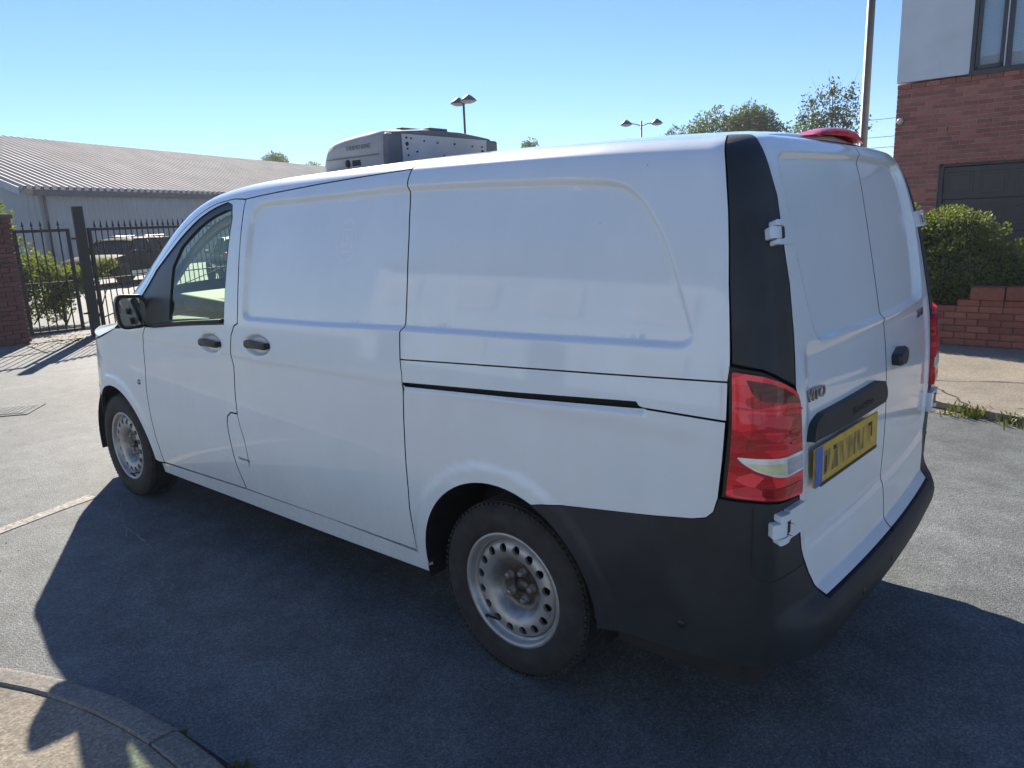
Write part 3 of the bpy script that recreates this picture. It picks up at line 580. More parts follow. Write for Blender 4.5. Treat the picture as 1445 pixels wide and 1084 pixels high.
ct = TOPF[:-1] + [(1.676, 1.824), (1.3, 1.845), (1.135, 1.855), (.8, 1.870), (.537, 1.883), (.545, 1.94), (.56, 1.985), (1.2, 1.985), (1.8, 1.985), (2.05, 1.985), (2.2, 1.935), (2.5, 1.925), (2.8, 1.92), (3.10, 1.92), (3.10, 1.75), (2.95, 1.55)]
me = panel_mesh('cantrail', [(a, b) for a, b in ct], disp=False, fl=.015, gap=.0018); both('cantrail', me, PAINT, VAN)
# windscreen, scuttle, bonnet, nose
uw = np.linspace(2.12, 3.10, 24); e = S(uw, np.interp(uw, [2.165, 2.25], [1.96, 1.925]), -.002, False); rows = []
for s in np.linspace(1, -1, 25): q = e.copy(); q[:, 1] *= s; q[:, 0] += .13 * (1 - s * s); q[:, 2] += .035 * (1 - s * s); rows.append(q)
G = np.stack(rows, 1); np_mesh('windscreen', G.reshape(-1, 3), gridfaces(24, 25), GLASS, VAN, True)
wsl = rows_ws = np.stack(rows, 1)[-1]; ub = np.linspace(3.10, 4.06, 30)
rows = []
for k, x in enumerate(ub):
    vb = np.interp(x, [3.10, 3.36, 3.75, 4.06], [1.10, 1.035, 1.06, .97]); a = S(np.array([x]), np.array([vb]), -.002, False)[0]
    row = []
    for s in np.linspace(1, -1, 25):
        zc = np.interp(x, [3.10, 3.5, 3.9, 4.06], [1.205, 1.12, 1.03, .97]); row.append((a[0] + .06 * (1 - s * s), a[1] * s, a[2] + (zc - a[2]) * (1 - abs(s) ** 4)))
    rows.append(row)
sc_ = np.stack([wsl, np.array(rows[0])], 0); np_mesh('scuttle_panel', sc_.reshape(-1, 3), gridfaces(2, 25), PLASTIC, VAN, True)
np_mesh('bonnet', np.array(rows).reshape(-1, 3), gridfaces(30, 25), PAINT, VAN, True)
rows = []
for v in np.linspace(.26, .97, 12):
    a = S(np.array([4.075]), np.array([v]), 0, False)[0]; rows.append([(a[0] + .06 * (1 - s * s), a[1] * s, a[2]) for s in np.linspace(1, -1, 21)])
np_mesh('radiator_grille', np.array(rows).reshape(-1, 3), gridfaces(12, 21), PLASTIC, VAN, True)

# --- dark inner shell, floor, wheel wells
def shell_faces():
    us = np.arange(-1.84, 3.05, .03); vs = np.arange(.26, 2.03, .03); UU, VV = np.meshgrid(us, vs, indexing='ij'); Pn = S(UU, VV, -.045, False)
    ok = np.ones(UU.shape, bool)
    for c, r in ((ARCH_C, .43), (FARCH_C, .43)): ok &= np.hypot(UU - c[0], VV - c[1]) > r
    ok &= ~((UU > 1.62) & (VV > 1.165)) & (UU < 2.95)
    F = []; n2 = len(vs)
    for i in range(len(us) - 1):
        for j in range(n2 - 1):
            if ok[i, j] and ok[i + 1, j] and ok[i, j + 1] and ok[i + 1, j + 1]: F.append((i * n2 + j, i * n2 + j + 1, (i + 1) * n2 + j + 1, (i + 1) * n2 + j))
    V = Pn.reshape(-1, 3); return np.concatenate([V, V * [1, -1, 1]]), F + [tuple(a + len(V) for a in f) for f in F]
V, F = shell_faces(); np_mesh('inner_shell', V, F, SHELL, VAN)
m = MB(); m.box((.2, 0, .30), (2.2, 1.2, .04)).box((1.8, 0, .29), (2.6, 1.76, .05)).box((-.55, 0, .34), (.6, 1.76, .04)).box((3.5, 0, .30), (.9, 1.15, .05))
m.tube([(-.6, -.35, .27), (.6, -.3, .25), (2.2, -.2, .26)], .035); m.tube([(0, -.8, .33), (0, .8, .33)], .05)
m.build('floor_pan', SHELL, VAN)
bv = np.linspace(.32, 2.02, 26); q = S(np.full(26, 1.60), bv, -.05, False); ring = [tuple(x) for x in q] + [(x, -y, z) for x, y, z in q[::-1]]
m = MB(); m.add(ring, [tuple(range(len(ring)))]); m.build('bulkhead', INTERIOR, VAN)
for c in (ARCH_C, FARCH_C):
    for sy in (1, -1):
        m = MB(); n = 24; vs = []; 
        for y in (.60, .915):
            for k in range(n + 1): a = R_(-12 + 204 * k / n); vs.append((c[0] + .428 * math.cos(a), sy * y, c[1] + .428 * math.sin(a)))
        fs = [(k, k + 1, n + 2 + k, n + 1 + k) for k in range(n)] + [tuple(range(n + 1))]
        m.add(vs, fs, False); m.build('wheel_well', SEAL, VAN)

# --- cab: glass, trims, mirror, dash, seats
me = panel_mesh('window_surround', WIN, holes=[GLS], off=-.006, gap=-.001, fl=.02, disp=False); ws, ws2 = both('window_surround', me, GLOSSBLACK, FD, FD2)
me = panel_mesh('door_glass', GLS, off=-.014, gap=-.004, fl=0, disp=False); both('door_glass', me, GLASS, FD, FD2)
u_ = np.linspace(2.52, 1.79, 20); wl_ = [tuple(x) for x in S(u_, np.interp(u_, [1.79, 2.52], [1.226, 1.180]), .003, False)]
for sy, p_ in ((1, FD), (-1, FD2)):
    m = MB(); m.tube([(a, b, c) for a, b, c in wl_], .009, 6); o = m.build('window_weatherstrip', SEAL, p_)
# inner A-pillar lining and headliner
lin = [(1.80, 1.80), (1.98, 1.80), (2.12, 1.762), (2.33, 1.695), (2.52, 1.61), (2.66, 1.50), (2.66, 1.38), (2.52, 1.51), (2.38, 1.60), (2.22, 1.67), (2.05, 1.72), (1.80, 1.76)]
me = panel_mesh('pillar_lining', lin, off=-.075, gap=0, fl=.02, disp=False); both('pillar_lining', me, HEADLINER, VAN)
G = np.array([[(x, y, np.interp(x, [1.6, 2.15], [1.85, 1.79])) for y in np.linspace(-.62, .62, 9)] for x in np.linspace(1.62, 2.2, 8)]); np_mesh('headliner', G.reshape(-1, 3), gridfaces(8, 9), HEADLINER, VAN, True)
m = MB(); m.box((2.83, 0, .92), (.60, 1.50, .46), bev=.06); m.box((2.52, -.40, 1.10), (.10, .42, .18), bev=.04); m.box((2.50, .05, .9), (.16, .30, .46), bev=.04); DASH = autosmooth(m.build('dashboard', INTERIOR, VAN))
m = MB(); m.box((2.84, 0, 1.20), (.56, .98, .10), None, .03).box((2.85, -.03, 1.238), (.66, 1.08, .035), Matrix.Rotation(R_(-3), 3, 'Y'), .012); m.build('dash_top', DASHTOP, DASH)
m = MB(); m.lathe([(.19 + .016 * math.cos(t), .016 * math.sin(t)) for t in np.linspace(0, 2 * math.pi, 9)[:-1]], 36, 'X', True); m.box((0, 0, 0), (.03, .34, .05)).box((0, 0, -.08), (.03, .05, .2)); m.lathe([(.001, .02), (.07, .02), (.075, -.02), (.001, -.03)], 20, 'X')
o = m.build('steering_wheel', INTERIOR, VAN); o.location = (2.36, -.40, 1.06); o.rotation_euler = (0, R_(28), 0)
for sy in (.46, -.42):
    m = MB(); m.box((2.02, sy, .62), (.50, .50, .16), bev=.05).box((1.80, sy, .98), (.13, .48, .66), Matrix.Rotation(R_(-8), 3, 'Y'), .05); s_ = autosmooth(m.build('seat', SEATFAB, VAN))
    m = MB(); m.box((1.735, sy, 1.41), (.10, .25, .19), bev=.04); m.tube([(1.745, sy - .06, 1.25), (1.735, sy - .06, 1.38)], .007).tube([(1.745, sy + .06, 1.25), (1.735, sy + .06, 1.38)], .007); autosmooth(m.build('headrest', SEATFAB, s_))
# wing mirrors
def mirror(sy, parent):
    m = MB(); A = []; n = 20
    prof = rnd([(-.075, -.085), (.075, -.095), (.092, .04), (.075, .105), (-.060, .098), (-.085, .05)], .045, 4)
    for t, sc in ((.0, 1.0), (.035, 1.0), (.075, .93), (.105, .72), (.12, .4)):
        A.append([(t, y * sc, z * sc) for y, z in prof])
    k = len(prof); vs = [v for r in A for v in r]; fs = [(i * k + j, i * k + (j + 1) % k, (i + 1) * k + (j + 1) % k, (i + 1) * k + j) for i in range(4) for j in range(k)] + [tuple(range(4 * k, 5 * k))]
    m.add(vs, fs, True); inner = [(.012, y * .90, z * .90) for y, z in prof]; rim = A[0]
    m.add(rim + inner, [(j, (j + 1) % k, k + (j + 1) % k, k + j) for j in range(k)], False); m.add([(.012, y * .90, z * .90) for y, z in prof], [tuple(range(k))])
    m.box((.05, -.105, -.055), (.07, .10, .06), bev=.02)
    o = m.build('wing_mirror', GLOSSBLACK, parent); o.location = (2.685, .985, 1.222); o.rotation_euler = (R_(2), 0, R_(-10))
    g = MB(); g.add([(.006, y * .80, z * .80) for y, z in prof], [tuple(range(k))]); go = g.build('mirror_glass', MIRROR, o, fix=False)
    if sy < 0: o.location.y *= -1; o.scale = (1, -1, 1); o.rotation_euler = (R_(-2), 0, R_(10))
MIRROR = simple('mirror_silver', (0.26, 0.28, 0.28), 0.02, 1.0, 0.03)
mirror(1, VAN); mirror(-1, VAN)
# --- things fixed to the panels: placed by a local frame on the skin
def frame_at(u, v, off=0.0, disp=True):
    U1 = np.array([u]); V1 = np.array([v]); p = S(U1, V1, off, disp)[0]; n = N0(U1, V1)[0]
    t = (P0(U1 - 1e-3, V1) - P0(U1 + 1e-3, V1))[0]; t /= np.linalg.norm(t); t = t - n * (t @ n); t /= np.linalg.norm(t); w = np.cross(n, t)
    return Matrix(((t[0], w[0], n[0], p[0]), (t[1], w[1], n[1], p[1]), (t[2], w[2], n[2], p[2]), (0, 0, 0, 1)))   # x: rearwards/right, y: up, z: out
def fix(o, M, parent, mirror=False):
    o.parent = parent; o.matrix_basis = (Matrix.Diagonal((1, -1, 1, 1)) @ M) if (mirror and parent.scale.y > 0) else M; return o
def handle(parent, u, v, mirror_=False):
    pr = [(-.085, -.012), (-.060, -.020), (-.02, -.017), (.02, -.016), (.085, -.017), (.088, .013), (.03, .016), (-.02, .017), (-.06, .021), (-.085, .013)]
    m = MB(); k = len(pr)
    L = [(x, y, z * .0 + zz) for zz, sc in ((-.004, 1), (.012, 1), (.020, .86)) for x, y, z in [(a * sc, b * sc, 0) for a, b in pr]]
    m.add(L, [(i * k + j, i * k + (j + 1) % k, (i + 1) * k + (j + 1) % k, (i + 1) * k + j) for i in range(2) for j in range(k)] + [tuple(range(2 * k, 3 * k)), tuple(range(k))])
    m.box((-.075, 0, -.012), (.03, .03, .03)).box((.075, 0, -.012), (.03, .026, .03))
    fix(autosmooth(m.build('door_handle', GLOSSBLACK)), frame_at(u, v, .002, False), parent, mirror_)
handle(FD, 1.930, 1.103); handle(FD2, 1.930, 1.103, True); handle(SD, 1.490, 1.128); handle(SD2, 1.490, 1.128, True)
for mi in (False, True):
    m = MB(); m.lathe([(.001, .010), (.010, .009), (.016, .004), (.017, -.004)], 20, 'Z'); fix(m.build('side_indicator', CHROME), frame_at(2.83, .802), VAN, mi)
def plate_poly(name, poly, z0, z1, mat, M, parent, mirror_=False):
    m = MB(); m.prism(poly, z0, z1); return fix(m.build(name, mat), M, parent, mirror_)
# fuel flap seam and sticker
FL = [(1.728, .764), (1.718, .70), (1.700, .635), (1.697, .56), (1.706, .490)]
a_ = S(np.array([q[0] for q in FL]), np.array([q[1] for q in FL]), .0002); m = MB(); m.tube([tuple(x) for x in a_], .0016, 5); m.build('fuel_flap_seam', SEAL, SD)
def text(name, body, size, mat, M, parent, ext=.0, shear=0.0, sx=1.0, bold=0.0, align='LEFT'):
    c = bpy.data.curves.new('lettering', 'FONT'); c.body = body; c.size = size; c.extrude = ext; c.shear = shear; c.offset = bold; c.align_x = align; c.resolution_u = 3
    t = bpy.data.objects.new('tmp', c); COL.objects.link(t); bpy.context.view_layer.update(); dg = bpy.context.evaluated_depsgraph_get()
    me = bpy.data.meshes.new_from_object(t.evaluated_get(dg)); bpy.data.objects.remove(t); me.transform(Matrix.Diagonal((sx, 1, 1, 1))); me.materials.clear()
    o = link(name, me, mat, parent); o.matrix_basis = M; return o
text('fuel_sticker', 'Diesel Only', .022, PRINT, frame_at(1.792, .515, .0012), SD, .0002)
# ghost of a removed sticker: an oval with a square spiral, left slightly cleaner than the paint round it
def ghost(u0, v0, paths, w):
    m = MB()
    for p in paths:
        pts = S(np.array([u0 - a for a, b in p]), np.array([v0 + b for a, b in p]), .0006); n = N0(np.array([u0]), np.array([v0]))[0]
        for a, b in zip(pts[:-1], pts[1:]):
            d = b - a; s_ = np.cross(d, n); s_ = s_ / (np.linalg.norm(s_) + 1e-9) * w / 2; e_ = d / (np.linalg.norm(d) + 1e-9) * w / 2; m.add([tuple(a - s_ - e_), tuple(b - s_ + e_), tuple(b + s_ + e_), tuple(a + s_ - e_)], [(0, 1, 2, 3)])
    m.build('sticker_ghost', GHOSTM, SD)
GHOSTM = simple('sticker_ghost', (0.77, 0.81, 0.85), 0.36, 0, 0.02, 3, coat=1.0)
ghost(.866, 1.603, [[(.062 * math.cos(t), .085 * math.sin(t)) for t in np.linspace(0, 2 * math.pi, 29)]], .010)
ghost(.866, 1.603, [[(.03, .045), (-.032, .045), (-.032, -.015), (.006, -.015), (.006, .012), (-.012, .012)], [(.03, .02), (.03, -.045), (-.032, -.045)]], .008)
# badges
text('model_badge', 'VITO', .047, CHROME, frame_at(-1.137, 1.120, .001), RD, .003, .12, 1.12, .0008)
Mm = frame_at(-1.20, 1.213, .001); Mm = Matrix.Diagonal((1, -1, 1, 1)) @ Mm
# right-hand badge faces backwards too: mirrored frame with reversed reading direction
Mr = Matrix((-Mm.col[0], Mm.col[1], Mm.col[2], Mm.col[3])).transposed()
text('engine_badge', '116 CDI', .040, CHROME, Mr, RD2 if False else VAN, .003, .2, .95, .001, 'RIGHT')
# number plate and its lamp bar
tb = [(-1.134, 1.007), (-1.148, 1.035), (-1.170, 1.058), (-1.215, 1.074), (-1.70, 1.078), (-1.742, 1.068), (-1.765, 1.035), (-1.765, 1.008), (-1.74, .997), (-1.66, .999), (-1.3, 1.003)]
m = panel_mesh('plate_light_bar', rnd(tb, .012, 3), off=.024, gap=0, fl=.040, sp=.02); BAR = link('plate_light_bar', m, PLASTIC, RD)
text('embossed_name', 'Mercedes-Benz', .030, GLOSSBLACK, frame_at(-1.43, 1.025, .0255), RD, .0008, 0, .95)
PM = frame_at(-1.394, .930, .012, False)
m = MB(); m.box((0, 0, 0), (.520, .115, .006), bev=.002); NP = fix(m.build('number_plate', PLATE_Y), PM, RD)
m = MB(); m.prism([(-.259, -.060), (-.206, -.060), (-.206, .056), (-.259, .056)], .0034, .0042); m.build('country_band', PLATE_B, NP)
for q in ([(-.182, -.030, -.174, .020)], [(-.125, .024, -.103, .037)], [(.196, -.012, .205, .036), (.176, .027, .196, .037)]):   # the few worn strokes that can be made out
    m = MB()
    for i, (x0, y0, x1, y1) in enumerate(q): m.prism([(x0, y0), (x1, y0), (x1, y1), (x0, y1)], .0034, .0040 + .0003 * i)
    m.build('worn_stroke', PRINT, NP)['kind'] = 'stuff'
m = MB(); m.box((.02, -.060, .001), (.47, .010, .008)); m.build('plate_lower_edge', PRINT, NP)
# rear door handle, hinges, wiperless glass blank
pr = rnd([(-.055, -.030), (.02, -.036), (.058, -.012), (.062, .018), (.03, .036), (-.02, .020), (-.058, .012)], .02, 4); k = len(pr)
m = MB(); L = [(x * s, y * s, z) for z, s in ((-.015, .9), (.016, 1.0), (.026, .82)) for x, y in pr]
m.add(L, [(i * k + j, i * k + (j + 1) % k, (i + 1) * k + (j + 1) % k, (i + 1) * k + j) for i in range(2) for j in range(k)] + [tuple(range(2 * k, 3 * k))], True)
RHM = Matrix.Diagonal((1, -1, 1, 1)) @ frame_at(-1.715, 1.12, .0, False); fix(autosmooth(m.build('door_handle', GLOSSBLACK)), Matrix((-RHM.col[0], RHM.col[1], RHM.col[2], RHM.col[3])).transposed(), VAN)
def hinge(v0, v1, u0, u1, mi, low):
    h = v1 - v0; um = u0 - .048; vc = (v0 + v1) / 2; par = RD2 if mi else RD
    def strip(ua, ub, va, vb, t, mat, name, par_):
        poly = rnd([(ua, va), (ub, va), (ub, vb), (ua, vb)], .006, 3); me = panel_mesh(name, poly, off=t, gap=0, fl=t + .008, sp=.02, disp=False)
        o = link(name, me, mat, par_)
        return o
    H = strip(um - .016, u1, v0, v1, .018, PAINT, 'hinge', par)
    strip(u0 - .012, um - .008, v1 - h * .24, v1, .026, PAINT, 'hinge_lug', H) if not mi else strip(u0 - .012, um - .008, v1 - h * .24, v1, .026, PAINT, 'hinge_lug', H)
    strip(u0 - .012, um - .008, v0, v0 + h * .22, .026, PAINT, 'hinge_lug', H)
    strip(u0 + .006, um + .006, v0 + h * .25, v1 - h * .27, .023, PAINT, 'hinge_knuckle', H)
    strip(um + .004, um - .022, v0 + h * .25, v1 - h * .27, .0188, SEAL, 'hinge_slot', H)
for o in ():
    pass
hinge(1.577, 1.643, -.950, -1.085, False, 0); hinge(1.577, 1.643, -.950, -1.085, True, 0)
hinge(.765, .850, -.940, -1.100, False, 1); hinge(.765, .850, -.940, -1.100, True, 1)
for ch in [c for d in (RD, RD2) for c in d.children if c.name.startswith('hinge')]:
    pass
# high brake light on the roof edge
n = 31; ys = np.linspace(-.27, .27, n); prof = [(-.004, -.016), (-.012, -.006), (-.006, .006), (.02, .014), (.06, .016), (.12, .004)]
V = []
for y in ys:
    s = max(.08, 1 - abs(y / .272) ** 2.2)
    for a, b in prof: V.append((-.800 + a * (.6 + .4 * s) + .10 * (y / .5) ** 2, y, 1.899 + b * s - .05 * (y / .4) ** 2))
F = [(i * 6 + j, i * 6 + j + 1, (i + 1) * 6 + j + 1, (i + 1) * 6 + j) for i in range(n - 1) for j in range(5)]
np_mesh('high_brake_light', V, F, REDLENS, VAN, True)
sm = [(-.892, .868), (-.893, .78), (-.893, .70), (-.905, .662), (-.945, .645), (-1.01, .640), (-1.08, .637), (-1.135, .640)]
sp_ = resample(sm + sm[::-1], .02)[:int(len(resample(sm + sm[::-1], .02)) / 2)]; q = S(sp_[:, 0], sp_[:, 1], .0004)
for sy, par in ((1, RB), (-1, RB2)): m = MB(); m.tube([tuple(x) for x in q], .0018, 5); m.build('bumper_seam', SEAL, par)
# parking sensors / bolt dimple on the bumper side
for u, v in ((-.70, .45), (-1.45, .44), (-1.75, .44)):
    m = MB(); m.lathe([(.001, .002), (.011, .002), (.013, -.004)], 18, 'Z'); fix(m.build('parking_sensor', GLOSSBLACK), frame_at(u, v, .001), VAN)

# --- wheels
def make_wheel():
    w = bpy.data.objects.new('wheel', None); COL.objects.link(w); w.parent = VAN; w.empty_display_size = .2
    hw = .1025
    half = [(.214, .078), (.222, .090), (.240, .0985), (.262, .1025), (.285, .1020), (.305, .096), (.320, .086), (.3295, .074)]
    prof = [(r, h) for r, h in half]
    for y0, y1 in ((.074, .058), (.050, .018), (.010, -.010), (-.018, -.050), (-.058, -.074)):
        prof += [(.3345, y0), (.336, (y0 + y1) / 2), (.3345, y1)]
        if y1 > -.07: prof += [(.327, y1 - .001), (.327, y1 - .007)]
    prof += [(r, -h) for r, h in reversed(half)]
    m = MB(); m.lathe(prof, 72, 'Y'); ty = m.build('tyre', TYRE, w); autosmooth(ty, 35)
    # lateral tread blocks as shallow notches on the shoulders
    m = MB()
    for k in range(84):
        a = 2 * math.pi * k / 84
        for s in (-1, 1):
            R = Matrix.Rotation(-a, 3, 'Y'); c = R @ Vector((.3275, s * .079, 0)); m.box(c, (.008, .020, .012), R)
    o = m.build('tread_blocks', TYRE, w); o['kind'] = 'stuff'
    # steel disc with sixteen holes
    rf = [(.028, -.062), (.033, -.052), (.045, -.050), (.082, -.050), (.090, -.046), (.102, -.030), (.120, -.010), (.140, -.001), (.155, 0), (.170, -.004), (.181, -.012), (.1865, -.024)]
    RR = np.array([a for a, b in rf]); HH = np.array([b for a, b in rf])
    loops = [[(.1865 * math.cos(t), .1865 * math.sin(t)) for t in np.linspace(0, 2 * math.pi, 97)[:-1]], [(.033 * math.cos(t), .033 * math.sin(t)) for t in np.linspace(0, 2 * math.pi, 25)[:-1]]]
    cs = [(.158 * math.cos(2 * math.pi * k / 16), .158 * math.sin(2 * math.pi * k / 16)) for k in range(16)]
    for cx, cz in cs: loops.append([(cx + .0165 * math.cos(t), cz + .0165 * math.sin(t)) for t in np.linspace(0, 2 * math.pi, 17)[:-1]])
    pts = []
    for r in (.045, .065, .082, .09, .096, .102, .111, .12, .13, .1385, .177, .182):
        n = int(2 * math.pi * r / .012); pts += [(r * math.cos(2 * math.pi * k / n), r * math.sin(2 * math.pi * k / n)) for k in range(n)]
    for k in range(16): a = 2 * math.pi * (k + .5) / 16; pts += [(.158 * math.cos(a), .158 * math.sin(a)), (.168 * math.cos(a), .168 * math.sin(a)), (.148 * math.cos(a), .148 * math.sin(a))]
    allp = [p for l in loops for p in l] + pts; ed = []; o0 = 0
    for l in loops: n = len(l); ed += [(o0 + i, o0 + (i + 1) % n) for i in range(n)]; o0 += n
    vs, _, fs, _, _, _ = delaunay_2d_cdt([Vector(q) for q in allp], ed, [], 0, 1e-6); vs = np.array([[q.x, q.y] for q in vs]); fs = [f for f in fs]
    cen = np.array([vs[list(f)].mean(0) for f in fs]); r = np.hypot(*cen.T); ok = (r < .1866) & (r > .0325)
    for cx, cz in cs: ok &= np.hypot(cen[:, 0] - cx, cen[:, 1] - cz) > .0161
    hh = np.interp(np.hypot(*vs.T), RR, HH); V = np.stack([vs[:, 0], hh, vs[:, 1]], 1); F = [tuple(reversed(f)) for f, q in zip(fs, ok) if q]
    m = MB(); m.add([tuple(x) for x in V], F, True)
    # rolled hole edges
    for cx, cz in cs:
        n = 16; ring = []
        for d in (0, .012):
            for k in range(n): t = 2 * math.pi * k / n; x, z = cx + .0165 * math.cos(t), cz + .0165 * math.sin(t); ring.append((x, np.interp(math.hypot(x, z), RR, HH) - d, z))
        m.add(ring, [(k, (k + 1) % n, n + (k + 1) % n, n + k) for k in range(n)], True)
    m.lathe([(.033, -.050), (.031, -.075), (.001, -.078)], 24, 'Y')
    disc = m.build('wheel_disc', RIM, w); disc.location.y = .078
    m = MB(); m.lathe([(.1865, -.060), (.1875, -.026), (.190, -.018), (.1945, -.016), (.199, -.012), (.202, .000), (.206, .008), (.213, .0105), (.2195, .0095), (.2215, .003), (.2205, -.008), (.212, -.012), (.205, -.03), (.196, -.10), (.196, -.19)], 72, 'Y')
    rim = m.build('rim', RIM, w); rim.location.y = .080
    m = MB()
    for k in range(5):
        a = 2 * math.pi * (k + .35) / 5; c = Vector((.056 * math.cos(a), .042, .056 * math.sin(a)))
        nm = MB(); nm.lathe([(.017, -.016), (.0165, -.006), (.0115, -.004), (.0112, .010), (.009, .0135), (.001, .0135)], 6 if False else 12, 'Y', c=c); nm.build('wheel_bolt', BOLT, w)
    m = MB(); m.lathe([(.001, .0), (.19, .0), (.19, -.09)], 40, 'Y', c=(0, -.02, 0)); m.build('brake_backing', SEAL, w)
    m = MB(); m.tube([(.150 * math.cos(-1.05), .062, .196 * math.sin(-1.05)), (.105, .094, -.150)], .0045, 8); m.tube([(.112, .078, -.168), (.098, .1, -.148)], .0055, 8); m.build('valve', SEAL, w)
    return w
W0 = make_wheel()
W0.location = (0, .833, .335)
for k, (x, y, sp, rz) in enumerate(((3.22, .833, 40, 0), (0, -.833, 25, math.pi), (3.22, -.833, 70, math.pi))):
    c = copy_tree(W0, VAN); c.location = (x, y, .335); c.rotation_euler = (0, R_(sp), rz)
W0.rotation_euler = (0, R_(-8), 0)

# --- refrigeration unit bolted to the roof over the cab
def fridge():
    fr = bpy.data.objects.new('refrigeration_unit', None); COL.objects.link(fr); fr.parent = VAN; fr.location = (1.15, 0, 1.90); fr['label'] = 'grey roof refrigeration unit with bolted back plate'
    xs = [0.0, .03, .08, .18, .29, .37, .43, .475, .495]; top = [.186, .190, .190, .186, .178, .171, .160, .120, .05]; wd = [.385, .405, .410, .410, .408, .402, .39, .37, .34]
    rows = []
    for x, t, w in zip(xs, top, wd):
        r = [(x, w, -.02), (x, w + .008, .05), (x, w + .004, t * .62), (x, w - .012, t * .84), (x, w - .045, t * .96), (x, w - .12, t), (x, w * .3, t + .012)]
        rows.append(r + [(a, -b, c) for a, b, c in reversed(r)])
    k = len(rows[0]); V = [p for r in rows for p in r]; F = [(i * k + j, i * k + j + 1, (i + 1) * k + j + 1, (i + 1) * k + j) for i in range(len(rows) - 1) for j in range(k - 1)]
    m = MB(); m.add(V, F, True); m.add(rows[-1], [tuple(range(k))]); autosmooth(m.build('unit_shell', FRIDGE, fr), 50)
    # dark rear frame and end cheeks
    m = MB(); fr0 = [(-.012, a[1] * .995, a[2] - .004) for a in rows[0]]; m.add(rows[0] + fr0, [(j, j + 1, k + j + 1, k + j) for j in range(k - 1)], True); m.add(fr0, [tuple(range(k))])
    m.build('rear_frame', FRIDGE_D, fr)
    for s in (1, -1):
        m = MB(); m.box((-.012, s * .343, .095), (.030, .095, .145), bev=.012); m.build('end_cover', FRIDGE_D, fr)
        m = MB(); m.box((-.004, s * .345, -.0), (.02, .10, .05), bev=.005); m.build('end_bracket', FRIDGE_P, fr)
    m = MB(); m.box((-.019, -.008, .075), (.010, .60, .185), bev=.003); pl = m.build('back_plate', FRIDGE_P, fr)
    for y, z, r in ((.265, .150, .006), (.235, .148, .005), (.262, .122, .010), (.262, .100, .005), (.258, .070, .005), (.15, .140, .005), (.20, .088, .005), (.06, .135, .005), (.02, .075, .005), (-.06, .135, .006), (-.19, .130, .005), (-.14, .082, .005), (-.265, .130, .005), (-.268, .105, .010), (-.268, .080, .005)):
        m = MB(); m.lathe([(.0005, -.004), (r * .8, -.004), (r, .002)], 10, 'X', c=(-.0245, y, z)); m.build('bolt', SEAL, fr)
    m = MB()
    for x in (.03, .055): m.box((x, .1, .199), (.012, .30, .008), bev=.002)
    m.box((.03, .02, .205), (.05, .13, .012), bev=.004); m.build('top_ribs', FRIDGE_D, fr)
    # side louvre and name
    m = MB(); m.box((.17, .412, .045), (.07, .012, .030), bev=.004); m.lathe([(.001, .01), (.017, .01), (.019, -.004)], 20, 'Y', c=(.235, .412, .045)); m.build('side_vent', SEAL, fr)
    m = MB(); m.box((.20, .4185, .072), (.40, .004, .005)); m.build('side_groove', FRIDGE_D, fr)
    Mx = Matrix(((-1, 0, 0, .245), (0, 0, 1, .4195), (0, 1, 0, .105), (0, 0, 0, 1)))
    text('unit_name', 'THERMO KING', .030, FRIDGE_D, Mx, fr, .0006, .2, .92)
fridge()
# ------------------------------------------------------------------ ground, road, pavements
def sheet(name, poly, z, mat, kind='structure', thick=0.0):
    m = MB()
    if thick: m.prism(poly, z - thick, z)
    else: m.add([(x, y, z) for x, y in poly], [tuple(range(len(poly)))])
    o = m.build(name, mat); o['kind'] = kind; return o
m = MB(); g = 60; xs = np.concatenate([np.linspace(-900, -60, 8), np.linspace(-50, 70, 25), np.linspace(80, 900, 8)])
m.add([(x, y, 0.0) for x in xs for y in xs], [(i * len(xs) + j, i * len(xs) + j + 1, (i + 1) * len(xs) + j + 1, (i + 1) * len(xs) + j) for i in range(len(xs) - 1) for j in range(len(xs) - 1)])
GROUND = m.build('road', ASPHALT, fix=False); GROUND['kind'] = 'structure'
for p in GROUND.data.polygons:
    if p.normal.z < 0: p.flip()
# near pavement: curved kerb of separate stones and a concrete slab
KO = [(9.0, 3.2), (5.0, 2.75), (2.6, 2.42), (1.95, 2.27), (1.586, 2.150), (1.485, 2.105), (1.259, 2.010), (.956, 1.927), (.664, 1.884), (.362, 1.872), (.0, 1.895), (-.6, 2.0), (-1.6, 2.25), (-3.4, 2.8), (-7, 3.9)]
KO = np.array(KO); L = np.r_[0, np.cumsum(np.hypot(*np.diff(KO, axis=0).T))]
def kpt(t): return np.array([np.interp(t, L, KO[:, 0]), np.interp(t, L, KO[:, 1])])
def knr(t):
    d = kpt(t + .06) - kpt(t - .06); d /= np.hypot(*d) + 1e-9; n = np.array([-d[1], d[0]]); return n if n[1] > 0 else -n
KH = .060
PAV = bpy.data.objects.new('pavement', None); COL.objects.link(PAV); PAV['kind'] = 'structure'
inner = []
tj = float(np.interp(-.634, -KO[:, 0], L))
js = sorted([tj + .93 * k for k in range(-12, 9) if 0.1 < tj + .93 * k < L[-1] - .1])
